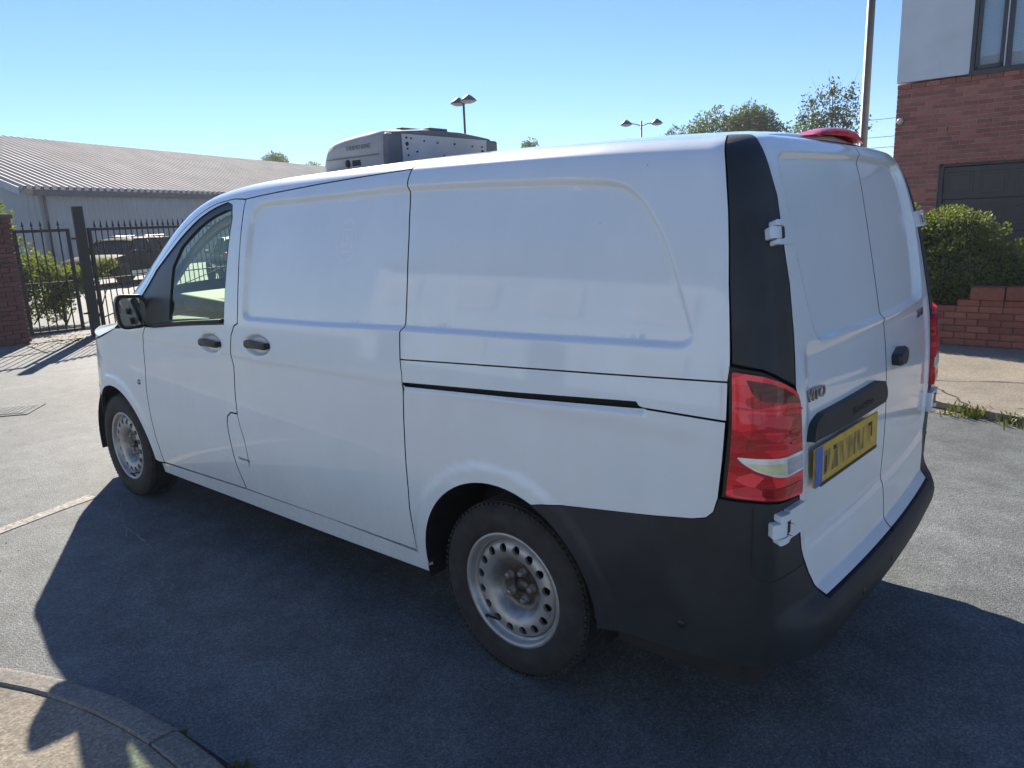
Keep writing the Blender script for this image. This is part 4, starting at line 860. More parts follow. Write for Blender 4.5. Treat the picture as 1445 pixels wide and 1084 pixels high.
for a, b in zip(js[:-1], js[1:]):
    a2, b2 = a + .005, b - .005; n = 9; m = MB(); rows = []
    jx = random.uniform(-.006, .006); jz = random.uniform(-.006, .004)
    for k in range(n):
        t = a2 + (b2 - a2) * k / (n - 1); p = kpt(t); nn = knr(t)
        pr = [(-.004, -.06), (0.0, KH - .022), (.006, KH - .010), (.018, KH - .002), (.035, KH), (.094, KH + .003), (.100, KH - .004), (.102, -.05)]
        rows.append([(p[0] + nn[0] * (o + jx), p[1] + nn[1] * (o + jx), z + jz) for o, z in pr])
    w = len(rows[0]); m.add([q for r in rows for q in r], [(i * w + j, i * w + j + 1, (i + 1) * w + j + 1, (i + 1) * w + j) for i in range(n - 1) for j in range(w - 1)] + [tuple(range(w)), tuple(range((n - 1) * w, n * w))], True)
    autosmooth(m.build('kerb_stone', KERB, PAV), 50)
inn = [tuple(kpt(t) + knr(t) * .1045) for t in np.linspace(L[0] + .02, L[-1] - .02, 90)]
m = MB(); top = [(x, y, KH - .004) for x, y in inn]; far = [(x + (-.0), 7.6, KH - .004) for x, y in inn]; k = len(top)
m.add(top + [(a[0] * .7 + b[0] * .3, a[1] * .7 + b[1] * .3, KH - .004) for a, b in zip(top, far)] + far, [(j, j + 1, k + j + 1, k + j) for j in range(k - 1)] + [(k + j, k + j + 1, 2 * k + j + 1, 2 * k + j) for j in range(k - 1)])
m.build('pavement_slab', CONC, PAV)
m = MB(); 
for t in np.linspace(tj - 2.2, tj + 1.2, 60): pass
# far pavement: cracked concrete crossing between kerb line and garden wall
FP = [(9.0, -7.35), (2.2, -4.93), (.9, -4.46), (-.386, -4.00), (-.721, -3.872), (-1.033, -3.775), (-2.2, -3.42), (-6.0, -2.45), (-14, -.5), (-14, -7.4), (9, -7.4)]
sheet('far_pavement', FP, .055, CONC, thick=.16)
# crack and ragged kerb joint
def strip_line(name, pts, w, z, mat, kind=None, jit=.35):
    m = MB(); pts = [np.array(p) for p in pts]; V = []
    for i, p in enumerate(pts):
        d = pts[min(i + 1, len(pts) - 1)] - pts[max(i - 1, 0)]; d = d / (np.hypot(*d) + 1e-9); n = np.array([-d[1], d[0]]); ww = w * random.uniform(1 - jit, 1 + jit) / 2
        V += [(p[0] + n[0] * ww, p[1] + n[1] * ww, z), (p[0] - n[0] * ww, p[1] - n[1] * ww, z)]
    m.add(V, [(2 * i, 2 * i + 1, 2 * i + 3, 2 * i + 2) for i in range(len(pts) - 1)]); o = m.build(name, mat, fix=False)
    for p in o.data.polygons:
        if p.normal.z < 0: p.flip()
    if kind: o['kind'] = kind
    return o
def wob(a, b, n, amp):
    a, b = np.array(a), np.array(b); d = b - a; nn = np.array([-d[1], d[0]]) / np.hypot(*d); o = 0; out = []
    for k in range(n): o = o * .7 + random.uniform(-amp, amp); out.append(a + d * k / (n - 1) + nn * o * (1 if 0 < k < n - 1 else 0))
    return out
SCUFF = simple('pale_scuff', (0.17, 0.175, 0.18), 0.9, 0, 0.4, 40)
CRACK = simple('crack_dirt_kerb_shade', (0.03, 0.028, 0.025), 0.95)
for a, b in (((.22, -5.05), (-.18, -4.78)), ((-.18, -4.78), (-.62, -3.95)), ((-.95, -4.05), (-1.5, -4.3)), ((-.2, -4.8), (-1.6, -5.3))):
    strip_line('pavement_crack', wob(a, b, 22, .02), .014, .0592, CRACK, 'structure', .7)
for a, b in ():
    strip_line('slab_crack', wob(a, b, 18, .012), .007, KH + .0005, CRACK, 'structure', .6)
strip_line('kerb_gutter_dirt', [kpt(t) - knr(t) * .012 for t in np.linspace(.3, L[-1] - .3, 120)], .03, .004, CRACK, 'structure', .8)
strip_line('far_kerb_shade', [np.array(p) for p in wob((2.2, -4.91), (-2.2, -3.40), 60, .012)], .04, .004, CRACK, 'structure', .8)  # dark strip paints the shade line at the far kerb's foot
# faded road line and ironwork
d = np.array([.27, -.96]); d /= np.hypot(*d)
for k in range(5):
    a = np.array([3.35 - .13 * k + rng.normal() * .05, 1.02 + .05 * k + rng.normal() * .06]); strip_line('tyre_scuff', wob(a, a + np.array([-.30 - .2 * rng.random(), .10 + .05 * rng.normal()]), 10, .006), (.005 + .002 * k), .0028 + .0003 * k, SCUFF, 'structure', .8)
strip_line('worn_road_line', [np.array([3.33, 1.50]) + d * s for s in np.linspace(-2.4, .42, 16)], .10, .004, LINE, 'structure', .12)
MH = thing('drain_cover', 'cast iron drain cover with raised pattern set in the sunlit road', 'drain cover', (6.78, .62, 0), R_(52)); MH.scale = (.8, .8, 1)
m = MB(); m.box((0, 0, .004), (.66, .56, .008)); m.build('frame', ASPHALT, MH)
m = MB(); m.box((0, 0, .009), (.54, .44, .006)); m.build('lid', ASPHALT, MH)
m = MB()
for i in range(9):
    for j in range(7): m.box((-.23 + i * .0575, -.18 + j * .06, .0135), (.036, .018, .005), Matrix.Rotation(R_(45 if (i + j) % 2 else -45), 3, 'Z'))
o = m.build('raised_pattern', GALV, MH); o['kind'] = 'stuff'

V = []; F = []
for k in range(420):
    x, y = rng.uniform(-2.5, 8), rng.uniform(-3.6, 2.0); r = .0035 + .005 * rng.random() ** 3; b = len(V); o_ = rng.normal(size=(6, 3)) * .25 + np.array([(1, 0, 0), (-1, 0, 0), (0, 1, 0), (0, -1, 0), (0, 0, 1.2), (0, 0, -.2)]); V += [(x + q[0] * r, y + q[1] * r, max(0.0005, q[2] * r)) for q in o_]; F += [(b, b + 2, b + 4), (b + 2, b + 1, b + 4), (b + 1, b + 3, b + 4), (b + 3, b, b + 4)]
o = np_mesh('loose_grit', V, F, KERB); o['kind'] = 'stuff'
# ------------------------------------------------------------------ brickwork helper: every near brick is an object, the rest is joined
def brick_mesh(l, h, d, name):
    m = MB(); m.box((0, 0, 0), (l, d, h), bev=.004); me = m.mesh(name); return me
def brick_field(parent, origin, ax, nrm_, length, courses, z0, mat, far_mat, skip, near, bl=.215, bh=.065, joint=.010, depth=.05, proud=.006, name='brick', clip=lambda z, a, b: (a, b)):
    """courses of bricks along ax from origin, each standing proud of the mortar face"""
    mes = {}
    far = MB(); ax = Vector(ax); nr = Vector(nrm_); rot = Matrix((ax, -nr, Vector((0, 0, 1)))).transposed()
    cnt = 0; pitch = bl + joint
    for c in range(courses):
        z = z0 + c * (bh + joint) + bh / 2; off = 0 if c % 2 == 0 else pitch / 2; s = -off
        while s < length - .02:
            a = max(0, s); b = min(length, s + bl); s += pitch
            if b - a < .03: continue
            a, b = clip(z, a, b)
            if b - a < .03: continue
            mid = (a + b) / 2; p = Vector(origin) + ax * mid; p.z = z
            if skip(mid, z, a, b): continue
            key = round(b - a, 3)
            off_n = -depth / 2 + proud + random.uniform(-.0015, .0015); q = p + nr * off_n
            if near(mid, z) and cnt < 300:
                if key not in mes: mes[key] = brick_mesh(b - a, bh, depth, name); mes[key].materials.append(mat)
                o = bpy.data.objects.new(name, mes[key]); COL.objects.link(o); o.parent = parent
                M4 = rot.to_4x4(); M4.translation = q; o.matrix_world = M4; cnt += 1
                o.matrix_parent_inverse = Matrix(); o.matrix_basis = parent.matrix_world.inverted() @ M4
            else: far.box(q, (b - a, depth, bh), rot)
    if far.v: o = far.build(name + 'work', far_mat, parent); o['kind'] = 'stuff'; 
    return cnt

# ------------------------------------------------------------------ brick house on the right
HY = -12.2; HX = 2.125
def house():
    H = thing('brick_house', 'red brick house with grey rendered upper storey and black garage door', 'house', (HX, HY, 0)); bpy.context.view_layer.update()
    Wd, Dp = 9.0, 8.0
    def B(name, c, d, mat, par=H, bev=0.0):
        m = MB(); m.box((c[0] - HX, c[1] - HY, c[2]), d, None, bev); return m.build(name, mat, par)
    gx0, gx1, gz = -1.75, 1.392, 2.305
    # mortar backing in pieces around the garage opening
    m = MB(); by = -.11
    def wb(x0, x1, z0, z1): m.box(((x0 + x1) / 2 - HX, by, (z0 + z1) / 2), (x1 - x0, .2, z1 - z0))
    wb(gx1, HX - .004, 0, gz); wb(gx0, gx1, gz, 3.62) if False else wb(HX - Wd, HX - .004, gz, 3.62); wb(HX - Wd, gx0, 0, gz); m.build('mortar_wall', MORTAR, H)
    sk = lambda s, z, a, b: (z < gz + .03) and (HX - b < gx1 + .0) and (HX - a > gx0) and not False
    def skip(mid, z, a, b):
        x0, x1 = HX - b, HX - a
        return z < gz + .02 and x1 > gx0 + .03 and x0 < gx1 - .03
    near = lambda mid, z: mid < 2.45 and z > 1.25
    def clip(z, a, b):
        if z > gz: return a, b
        g0, g1 = HX - gx1, HX - gx0
        if a < g0: return a, min(b, g0 - .003)
        if b > g1: return max(a, g1 + .003), b
        return 0, 0
    brick_field(H, (HX, HY, 0), (-1, 0, 0), (0, 1, 0), Wd, 47, .055, BRICK_H, BRICK_HS, lambda *a: False, near, proud=.0025, joint=.012, clip=clip)
    # projecting band under the render, in bricks
    cnt = 0; me = brick_mesh(.215, .075, .09, 'band_brick'); me.materials.append(BRICK_H)
    for k in range(39):
        o = bpy.data.objects.new('band_brick', me); COL.objects.link(o); o.parent = H; o.location = (-.11 - k * .225, -.012, 3.63)
    # side wall and upper storey
    B('side_wall', (HX - .1, HY - Dp / 2 - .21, 1.83), (.19, Dp - .0, 3.66), BRICK_HS); B('back_wall', (HX - Wd / 2, HY - Dp - .2, 3), (Wd, .2, 6), BRICK_HS); B('end_wall', (HX - Wd + .1, HY - Dp / 2 - .21, 3), (.19, Dp, 6), BRICK_HS)
    wx0, wx1, wz0, wz1 = -1.15, 1.045, 3.69, 4.95
    m = MB()
    def rb(x0, x1, z0, z1): m.box(((x0 + x1) / 2 - HX, -.06, (z0 + z1) / 2), (x1 - x0, .20, z1 - z0))
    rb(wx1, HX + .012, 3.70, 6.0); rb(HX - Wd, wx0, 3.70, 6.0); rb(wx0, wx1, wz1, 6.0); m.box((.012 - .1, -Dp / 2 - .17, 4.85), (.2, Dp - .02, 2.3)); m.build('rendered_storey', RENDER, H)
    # window: frame, sash, mullion, panes, blind slats
    Wn = bpy.data.objects.new('window', None); COL.objects.link(Wn); Wn.parent = H; Wn.location = (0, 0, 0)
    m = MB()
    def fr(x0, x1, z0, z1, y=.0, t=.09): m.box(((x0 + x1) / 2 - HX, y, (z0 + z1) / 2), (x1 - x0, t, z1 - z0), None, .006)
    fr(wx0, wx1, wz0 - .03, wz0 + .055, .0, .12); fr(wx0, wx1, wz1 - .06, wz1); fr(wx1 - .065, wx1, wz0 + .05, wz1 - .05); fr(wx0, wx0 + .065, wz0 + .05, wz1 - .05)
    mull = [.515, -.06, -.62]
    for x in mull: fr(x - .035, x + .035, wz0 + .05, wz1 - .05)
    m.build('frame', FRAME, Wn)
    m = MB(); s0, s1 = .575, .965
    for (x0, x1, z0, z1) in ((s0, s0 + .055, wz0 + .06, wz1 - .06), (s1 - .045, s1, wz0 + .06, wz1 - .06), (s0, s1, wz0 + .06, wz0 + .12), (s0, s1, wz1 - .12, wz1 - .06)): fr(x0, x1, z0, z1, .022, .07)
    m.build('opening_sash', FRAME, Wn)
    m = MB(); fr(.553, .572, wz0 + .06, wz1 - .06, .02, .05); m.build('pale_reveal', BLIND, Wn)
    xs = [(s0 + .05, s1 - .04)] + [(b + .03, a - .03) for a, b in zip(mull[:-1], mull[1:])] + [(wx0 + .06, mull[-1] - .03)]
    for a, b in xs:
        m = MB(); m.box(((a + b) / 2 - HX, .005, (wz0 + wz1) / 2), (b - a, .012, wz1 - wz0 - .12)); m.build('pane', PANE, Wn)
    for gi, (a, b) in enumerate(xs):
        me = None
        for k in range(34):
            if me is None:
                mm = MB(); mm.box((0, 0, 0), (b - a - .004, .031, .0028), Matrix.Rotation(R_(78), 3, 'X')); me = mm.mesh('blind_slat'); me.materials.append(BLIND)
            o = bpy.data.objects.new('blind_slat', me); COL.objects.link(o); o.parent = Wn; o.location = ((a + b) / 2 - HX, -.045, wz0 + .06 + k * .0335)
        m = MB(); m.box((a + .045 - HX, -.028, (wz0 + wz1) / 2), (.012, .004, wz1 - wz0 - .12)); m.build('blind_tape', BLIND, Wn)
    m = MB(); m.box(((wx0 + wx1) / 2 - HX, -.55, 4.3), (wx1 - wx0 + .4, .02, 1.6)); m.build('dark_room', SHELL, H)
    # garage door: frame, four panel rows with raised fields
    G = bpy.data.objects.new('garage_door', None); COL.objects.link(G); G.parent = H
    m = MB()
    for (x0, x1, z0, z1) in ((gx0, gx0 + .07, .05, gz), (gx1 - .07, gx1, .05, gz), (gx0, gx1, gz - .06, gz)): m.box(((x0 + x1) / 2 - HX, -.115, (z0 + z1) / 2), (x1 - x0, .10, z1 - z0), None, .006)
    m.build('door_frame', GARAGE, G)
    for r in range(4):
        z0 = .06 + r * .545; m = MB(); m.box(((gx0 + gx1) / 2 - HX, -.15, z0 + .27), (gx1 - gx0 - .14, .04, .537), None, .006); m.build('door_section', GARAGE, G)
        for c in range(6):
            x = gx1 - .07 - .255 - c * .498; m = MB(); m.box((x - HX, -.128, z0 + .27), (.40, .014, .36), None, .007); m.build('door_field', GARAGE, G)
            m = MB(); m.box((x - HX, -.122, z0 + .27), (.31, .014, .27), None, .007); m.build('raised_panel', GARAGE, G)
    for x, z in ((1.30, 2.86), (.19, 2.84)): m = MB(); m.box((x - HX, .004, z), (.018, .012, .062)); m.build('weep_vent', SHELL, H)
    # roof
    m = MB(); x0, x1, y0, y1 = -Wd - .25, .25, .35, -Dp - .55; ym = (y0 + y1) / 2
    m.add([(x0, y0, 5.95), (x1, y0, 5.95), (x1, ym, 7.6), (x0, ym, 7.6), (x0, y1, 5.95), (x1, y1, 5.95), (x0, y0, 5.80), (x1, y0, 5.80), (x0, y1, 5.80), (x1, y1, 5.80)], [(0, 1, 2, 3), (3, 2, 5, 4), (0, 6, 7, 1), (4, 5, 9, 8), (0, 3, 4, 8, 6), (1, 7, 9, 5, 2), (6, 8, 9, 7)]); m.build('roof', FASCIA, H)
house()
SL = thing('security_lamp', 'small round bulkhead lamp on the brick house corner', 'lamp', (2.035, HY + .02, 3.06))
m = MB(); m.lathe([(.001, .0), (.055, .0), (.06, .02), (.05, .05)], 20, 'Y'); m.build('lamp_base', FRAME, SL); m = MB(); m.lathe([(.055, .045), (.05, .08), (.03, .105), (.001, .112)], 20, 'Y', c=(.0, 0, 0)); m.build('lamp_dome', LAMPGLASS, SL)

# ------------------------------------------------------------------ garden wall, hedge
WL = thing('garden_wall', 'low red brick garden wall under the dark evergreen bush', 'wall', (1.7, -6.88, .055)); bpy.context.view_layer.update()
m = MB(); m.box((-2.6, -.11, .225), (5.2, .20, .45)); m.build('mortar_core', MORTAR_D, WL)
brick_field(WL, (1.7, -6.88, 0), (-1, 0, 0), (0, 1, 0), 5.2, 6, .065, BRICK_W, BRICK_WS, lambda *a: False, lambda s, z: s > .9 and s < 4.2, depth=.08, proud=.008)
# stepped upper courses and big coping stones only from the bush rightwards
me = {}
for k in range(12):
    x = -2.02 - k * .335 if True else 0
    for (z, h, d) in ((.535 - .055 + .02, .058, .22),):
        pass
m = MB(); m.box((-3.45, -.11, .475), (3.5, .19, .05)); m.build('mortar_bed', MORTAR_D, WL)
mm = MB(); mm.box((0, 0, 0), (.215, .20, .065), bev=.005); bme = mm.mesh('brick'); bme.materials.append(BRICK_W)
for k in range(15):
    o = bpy.data.objects.new('brick', bme); COL.objects.link(o); o.parent = WL; o.location = (-1.80 - k * .225, -.095 + random.uniform(-.004, .004), .487)
mm = MB(); mm.box((0, 0, 0), (.325, .27, .140), bev=.010); cme = mm.mesh('coping_stone'); cme.materials.append(BRICK_W)
for k in range(10):
    o = bpy.data.objects.new('coping_stone', cme); COL.objects.link(o); o.parent = WL; o.location = (-1.975 - k * .338, -.10 + random.uniform(-.004, .004), .594 + .004 * k); o.rotation_euler = (0, 0, R_(random.uniform(-.6, .6)))
mm = MB(); mm.box((-2.45, -.092, .594), (1.0, .02, .004)); 
SOIL = simple('garden_soil', (0.06, 0.05, 0.04), 0.95, 0, 0.4, 6)
o = sheet('garden_soil', [(2.1, -12.3), (2.1, -7.0), (-3.4, -7.0), (-3.4, -12.3)], .10, SOIL, thick=.2)

def rand_dirs(n): v = rng.normal(size=(n, 3)); return v / np.linalg.norm(v, axis=1, keepdims=True)
def leaf_cloud(blobs, n, size, surf=.55, hole=.0, aspect=.5, droop=0.0, hs=3.0, jag=.12):
    """small folded leaf blades spread through ellipsoid clumps; returns vertices and quads"""
    w = np.array([b[3] * b[4] * b[5] for b in blobs]) ** .75; w /= w.sum(); idx = rng.choice(len(blobs), n, p=w); B = np.array(blobs)[idx]
    d = rand_dirs(n); r = 1 - rng.random(n) ** 1.6 * surf; lump = 1 + jag * np.sin(d[:, 0] * 7 + B[:, 0] * 5) * np.sin(d[:, 1] * 6 + 2 + B[:, 1]) + jag * .8 * np.sin(d[:, 2] * 9 + d[:, 0] * 5)
    c = B[:, :3] + d * B[:, 3:6] * (r * lump)[:, None]
    if hole > 0:
        f = np.sin(c[:, 0] * hs + 1.3) * np.sin(c[:, 1] * hs * 1.13 + .4) * np.sin(c[:, 2] * hs * .9 + 2.0); k = f > -1 + hole * 1.0
        f2 = np.sin(c[:, 0] * hs * 2.3 + .3) * np.sin(c[:, 1] * hs * 2.1 + 1.4) * np.sin(c[:, 2] * hs * 2.2); k &= f2 > -.75 + hole * .55
        c, d = c[k], d[k]
    n = len(c); t = rand_dirs(n) * .8 + d * .7; t[:, 2] += .25 - droop; t /= np.linalg.norm(t, axis=1, keepdims=True); s = np.cross(t, rand_dirs(n)); s /= np.linalg.norm(s, axis=1, keepdims=True) + 1e-9
    L = size * (.6 + .8 * rng.random(n))[:, None]; Wd = L * aspect * .5
    a = c - t * L * .5; b = c + t * L * .5; m1 = c + s * Wd + t * L * .05; m2 = c - s * Wd + t * L * .05
    V = np.stack([a, m1, b, m2], 1).reshape(-1, 3); F = np.arange(4 * n).reshape(-1, 4); return V, F
def foliage(name, parent, blobs, n, size, mat, **k):
    V, F = leaf_cloud(blobs, n, size, **k); o = np_mesh(name, V, F, mat, parent); o['kind'] = 'stuff'; return o
def branchy(parent, base, tips, r0, mat=BARK, name='branch'):
    for t in tips:
        b = np.array(base); t = np.array(t); mid = (b + t) / 2 + rng.normal(size=3) * np.linalg.norm(t - b) * .07; m = MB(); m.tube([tuple(b), tuple((b + mid) / 2 + rng.normal(size=3) * .02), tuple(mid), tuple(t)], [r0, r0 * .8, r0 * .6, r0 * .2], 6); m.build(name, mat, parent)
HD = thing('evergreen_bush', 'dense dark evergreen bush overhanging the garden wall beside the garage', 'bush', (.35, -7.75, .1))
hb = [(0, 0, .78, .75, .62, .66), (-.15, .25, .62, .7, .62, .52), (-.62, .05, .60, .55, .6, .46), (-.95, .1, .50, .48, .55, .38), (.55, .05, .75, .6, .6, .66), (1.0, 0, .7, .5, .6, .6), (.15, .52, .48, .55, .34, .30), (-.35, .48, .50, .5, .32, .26), (.6, .5, .5, .5, .36, .34), (-1.35, 0, .42, .4, .5, .34), (-.05, -.05, 1.12, .5, .48, .38), (.45, 0, 1.14, .42, .42, .36)]
foliage('foliage', HD, hb, 85000, .037, LEAF_H, surf=.45, hole=.12, aspect=.55, hs=7.0, jag=.10)
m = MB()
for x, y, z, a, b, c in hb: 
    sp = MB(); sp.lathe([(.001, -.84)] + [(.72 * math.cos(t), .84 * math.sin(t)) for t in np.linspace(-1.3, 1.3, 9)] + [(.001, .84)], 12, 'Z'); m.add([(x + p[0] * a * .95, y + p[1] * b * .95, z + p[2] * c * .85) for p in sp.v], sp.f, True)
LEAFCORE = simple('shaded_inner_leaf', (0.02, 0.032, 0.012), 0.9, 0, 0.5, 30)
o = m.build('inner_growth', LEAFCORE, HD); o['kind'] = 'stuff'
branchy(HD, (0, 0, -.05), [(.5, .3, .9), (-.6, .2, .7), (.1, -.2, 1.2), (-.9, .2, .55), (.9, .1, .9)], .035)
# weeds in the far gutter and at the near kerb joint
def weed(label, x, y, z, n, h, spread):
    w = thing('weed', label, 'weed', (x, y, z)); V = []; F = []
    for k in range(n):
        a = rng.random() * 6.283; l = h * (.5 + .8 * rng.random()); bx, by = rng.normal(size=2) * spread; dx, dy = math.cos(a) * l * .55, math.sin(a) * l * .55; wv = .004 + .003 * rng.random(); s = (-math.sin(a) * wv, math.cos(a) * wv); b = len(V)
        V += [(bx - s[0], by - s[1], 0), (bx + s[0], by + s[1], 0), (bx + dx * .5 + s[0], by + dy * .5 + s[1], l * .7), (bx + dx * .5 - s[0], by + dy * .5 - s[1], l * .7), (bx + dx, by + dy, l * .85), (bx + dx, by + dy, l * .86)]; F += [(b, b + 1, b + 2, b + 3), (b + 3, b + 2, b + 4, b + 5)]
    o = np_mesh('blades', V, F, GRASS, w); o['kind'] = 'stuff'; return w
weed('dry weed tuft in the far gutter below the evergreen bush', -.66, -3.86, .0, 90, .09, .07)
weed('pale weed clump in the far gutter at the picture edge', -.98, -3.76, .0, 70, .08, .06)
weed('tiny weed growing from the joint between kerb stones', .64, 1.90, .02, 26, .035, .02)
weed('dark grass tuft in the near gutter beyond the kerb stone', .36, 1.845, .0, 26, .035, .025)
def litter(name, label, cx, cy, sx, sy, n, size, z=.004):
    V = []; F = []
    for k in range(n):
        x, y = cx + rng.normal() * sx, cy + rng.normal() * sy; a = rng.random() * 6.28; l = size * (.5 + rng.random()); t = [(l, 0, 0), (0, l * .45, l * .25), (-l, 0, 0), (0, -l * .45, l * .15)]; b = len(V)
        V += [(x + p[0] * math.cos(a) - p[1] * math.sin(a), y + p[0] * math.sin(a) + p[1] * math.cos(a), z + p[2]) for p in t]; F.append((b, b + 1, b + 2, b + 3))
    o = np_mesh(name, V, F, DRYLEAF); o['kind'] = 'stuff'; return o
litter('leaf_litter', '', -.66, -3.85, .22, .035, 60, .022); litter('leaf_litter', '', 11.75, -1.75, .55, .45, 260, .035); litter('gutter_litter', '', -.2, -6.75, .9, .05, 120, .015, .06)
# ------------------------------------------------------------------ gateway on the left: brick pillar, iron gates, square post
GP = thing('gate_pillar', 'square brick gate pillar at the left edge with a capstone', 'pillar', (12.05, -1.02, 0)); bpy.context.view_layer.update()
gaz = R_(-8)
m = MB(); m.box((.26, .0, 1.0), (.42, .42, 2.0)); m.build('mortar_core', MORTAR_D, GP)
for (o_, ax, nr, ln) in (((12.05 + .03, -1.02 + .23, 0), (0, -1, 0), (-1, 0, 0), .46), ((12.05 + .03, -1.02 - .23, 0), (1, 0, 0), (0, -1, 0), .46), ((12.05 + .49, -1.02 + .23, 0), (-1, 0, 0), (0, 1, 0), .46)):
    brick_field(GP, o_, ax, nr, ln, 26, .02, BRICK_P, BRICK_P, lambda *a: False, lambda s, z: True, depth=.05, proud=.012)
m = MB(); m.box((.26, 0, 2.0), (.54, .54, .07), None, .015); m.build('capstone', MORTAR_D, GP)
m = MB(); m.tube([(.2, .16, 2.0), (.12, .02, 2.26), (.10, -.06, 2.42)], .028, 6); m.build('leaning_bar', RUST, GP)

def spear(m, p, s=1.0):
    x, y, z = p
    m.add([(x, y, z + .13 * s), (x + .020 * s, y, z + .045 * s), (x - .020 * s, y, z + .045 * s), (x, y + .020 * s, z + .045 * s), (x, y - .020 * s, z + .045 * s), (x, y, z + .02 * s)], [(0, 1, 3), (0, 3, 2), (0, 2, 4), (0, 4, 1), (5, 3, 1), (5, 2, 3), (5, 4, 2), (5, 1, 4)])
    m.add([(x, y - .036 * s, z + .026 * s), (x + .01, y, z + .052 * s), (x, y + .036 * s, z + .026 * s), (x - .01, y, z + .052 * s), (x, y, z + .005)], [(0, 1, 4), (1, 2, 4), (2, 3, 4), (3, 0, 4), (0, 3, 2, 1)])
    m.box((x, y, z + .008), (.03, .03, .016))
def gate_leaf(label, p0, ang, width, nb, brace, stile=.05, zt=1.76, zb=.13, group='spear topped gate leaves', zm=.93):
    g = thing('iron_gate', label, 'gate', (p0[0], p0[1], 0), ang, group)
    m = MB(); m.box((.0, 0, (zt + zb) / 2), (stile, stile, zt - zb + .05)); m.build('stile', IRON, g)
    m = MB(); m.box((width, 0, (zt + zb) / 2), (stile, stile, zt - zb + .05)); m.build('stile', IRON, g)
    for z, t in ((zt, .045), (zb, .045), (zm, .022)): m = MB(); m.box((width / 2, 0, z), (width - stile, .04, t)); m.build('rail', IRON, g)
    sp = width / (nb + 1)
    for k in range(nb):
        x = sp * (k + 1); m = MB(); m.tube([(x, 0, zb), (x, 0, zt + .05)], .0105, 6); b = m.build('bar', IRON, g)
        mm = MB(); spear(mm, (x, 0, zt + .035)); mm.build('spear_head', IRON, b)
    if brace: m = MB(); m.tube([(.05, .015, .28), (width - .05, .015, 1.05)], .011, 6); m.build('diagonal_brace', IRON, g)
    return g
p0 = np.array([12.10, -1.285]); p1 = np.array([11.97, -2.08]); a1 = math.atan2(*(p1 - p0)[::-1])
gate_leaf('narrow iron pedestrian gate with spear heads between brick pillar and post', p0, a1, .74, 5, True)
m = MB(); po = thing('gate_post', 'tall square black steel gate post standing between two gates', 'post', (11.98, -2.21, 0), R_(-12))
m.box((0, 0, 1.065), (.15, .15, 2.13), None, .004); m.build('post', IRON, po); m = MB(); m.box((0, 0, 2.135), (.156, .156, .012)); m.build('post_cap', GALV, po)
for z in (.38, 1.62): m = MB(); m.box((-.0, .10, z), (.05, .09, .03)); m.build('hinge', IRON, po)
a2 = R_(-72)
gate_leaf('wide iron driveway gate with spear heads and a diagonal brace right of the post', (12.02, -2.36), a2, 3.6, 29, True)
gate_leaf('second wide iron driveway gate seen through the van window', (13.17, -5.86), a2, 3.6, 29, True)
FN = thing('iron_fence', 'long run of spear topped iron railings past the driveway gates', 'fence', (14.4, -9.5, 0), a2)
for k in range(5):
    m = MB(); m.box((k * 2.4, 0, .9), (.07, .07, 1.8)); m.build('fence_post', IRON, FN)
for z in (.15, 1.76): m = MB(); m.box((4.8, 0, z), (9.6, .04, .045)); m.build('rail', IRON, FN)
m = MB(); mm = MB()
for k in range(79): m.tube([(.12 + k * .12, 0, .15), (.12 + k * .12, 0, 1.8)], .009, 5); spear(mm, (.12 + k * .12, 0, 1.795))
o = m.build('bars', IRON, FN); o['kind'] = 'stuff'; o = mm.build('spear_heads', IRON, FN); o['kind'] = 'stuff'

# ------------------------------------------------------------------ shrubs behind the gate
def shrub(label, x, y, blobs, n, size, mat=LEAF_S, hole=.3, tips=None, group=None):
    s = thing('shrub', label, 'shrub', (x, y, 0), 0, group); foliage('foliage', s, blobs, n, size, mat, surf=.95, hole=hole, hs=4.5, aspect=.5, jag=.2)
    for bx, by, bz, a, b, c in blobs[:4]: branchy(s, (0, 0, 0), [(bx + .1, by, bz + c * .6), (bx - a * .4, by + b * .3, bz)], .016)
    return s
shrub('tall sunlit leafy shrub rising behind the narrow gate and pillar', 13.9, -1.5, [(0, .25, 2.0, .34, .34, .62), (.1, .55, 2.3, .3, .36, .45), (.1, -.15, 1.35, .42, .42, .5), (.2, .1, .85, .5, .45, .5), (0, -.30, .95, .4, .36, .40), (.1, -.1, .45, .45, .45, .4), (.0, .75, 2.25, .3, .4, .6), (.1, .1, 1.9, .4, .45, .5)], 15000, .070, hole=.22)
shrub('low sunlit shrub spreading behind the gate post', 14.3, -2.55, [(0, 0, .75, .45, .35, .36), (.1, -.35, .85, .35, .3, .26), (.1, .15, .45, .4, .36, .4), (.1, .3, 1.0, .4, .4, .4)], 7500, .066, hole=.22)
shrub('thin leafy spray reaching across the dark car', 14.6, -3.25, [(0, 0, .95, .22, .34, .14), (0, -.30, 1.08, .18, .26, .10), (1e-1, .2, .7, .22, .22, .18)], 1800, .062, hole=.15)

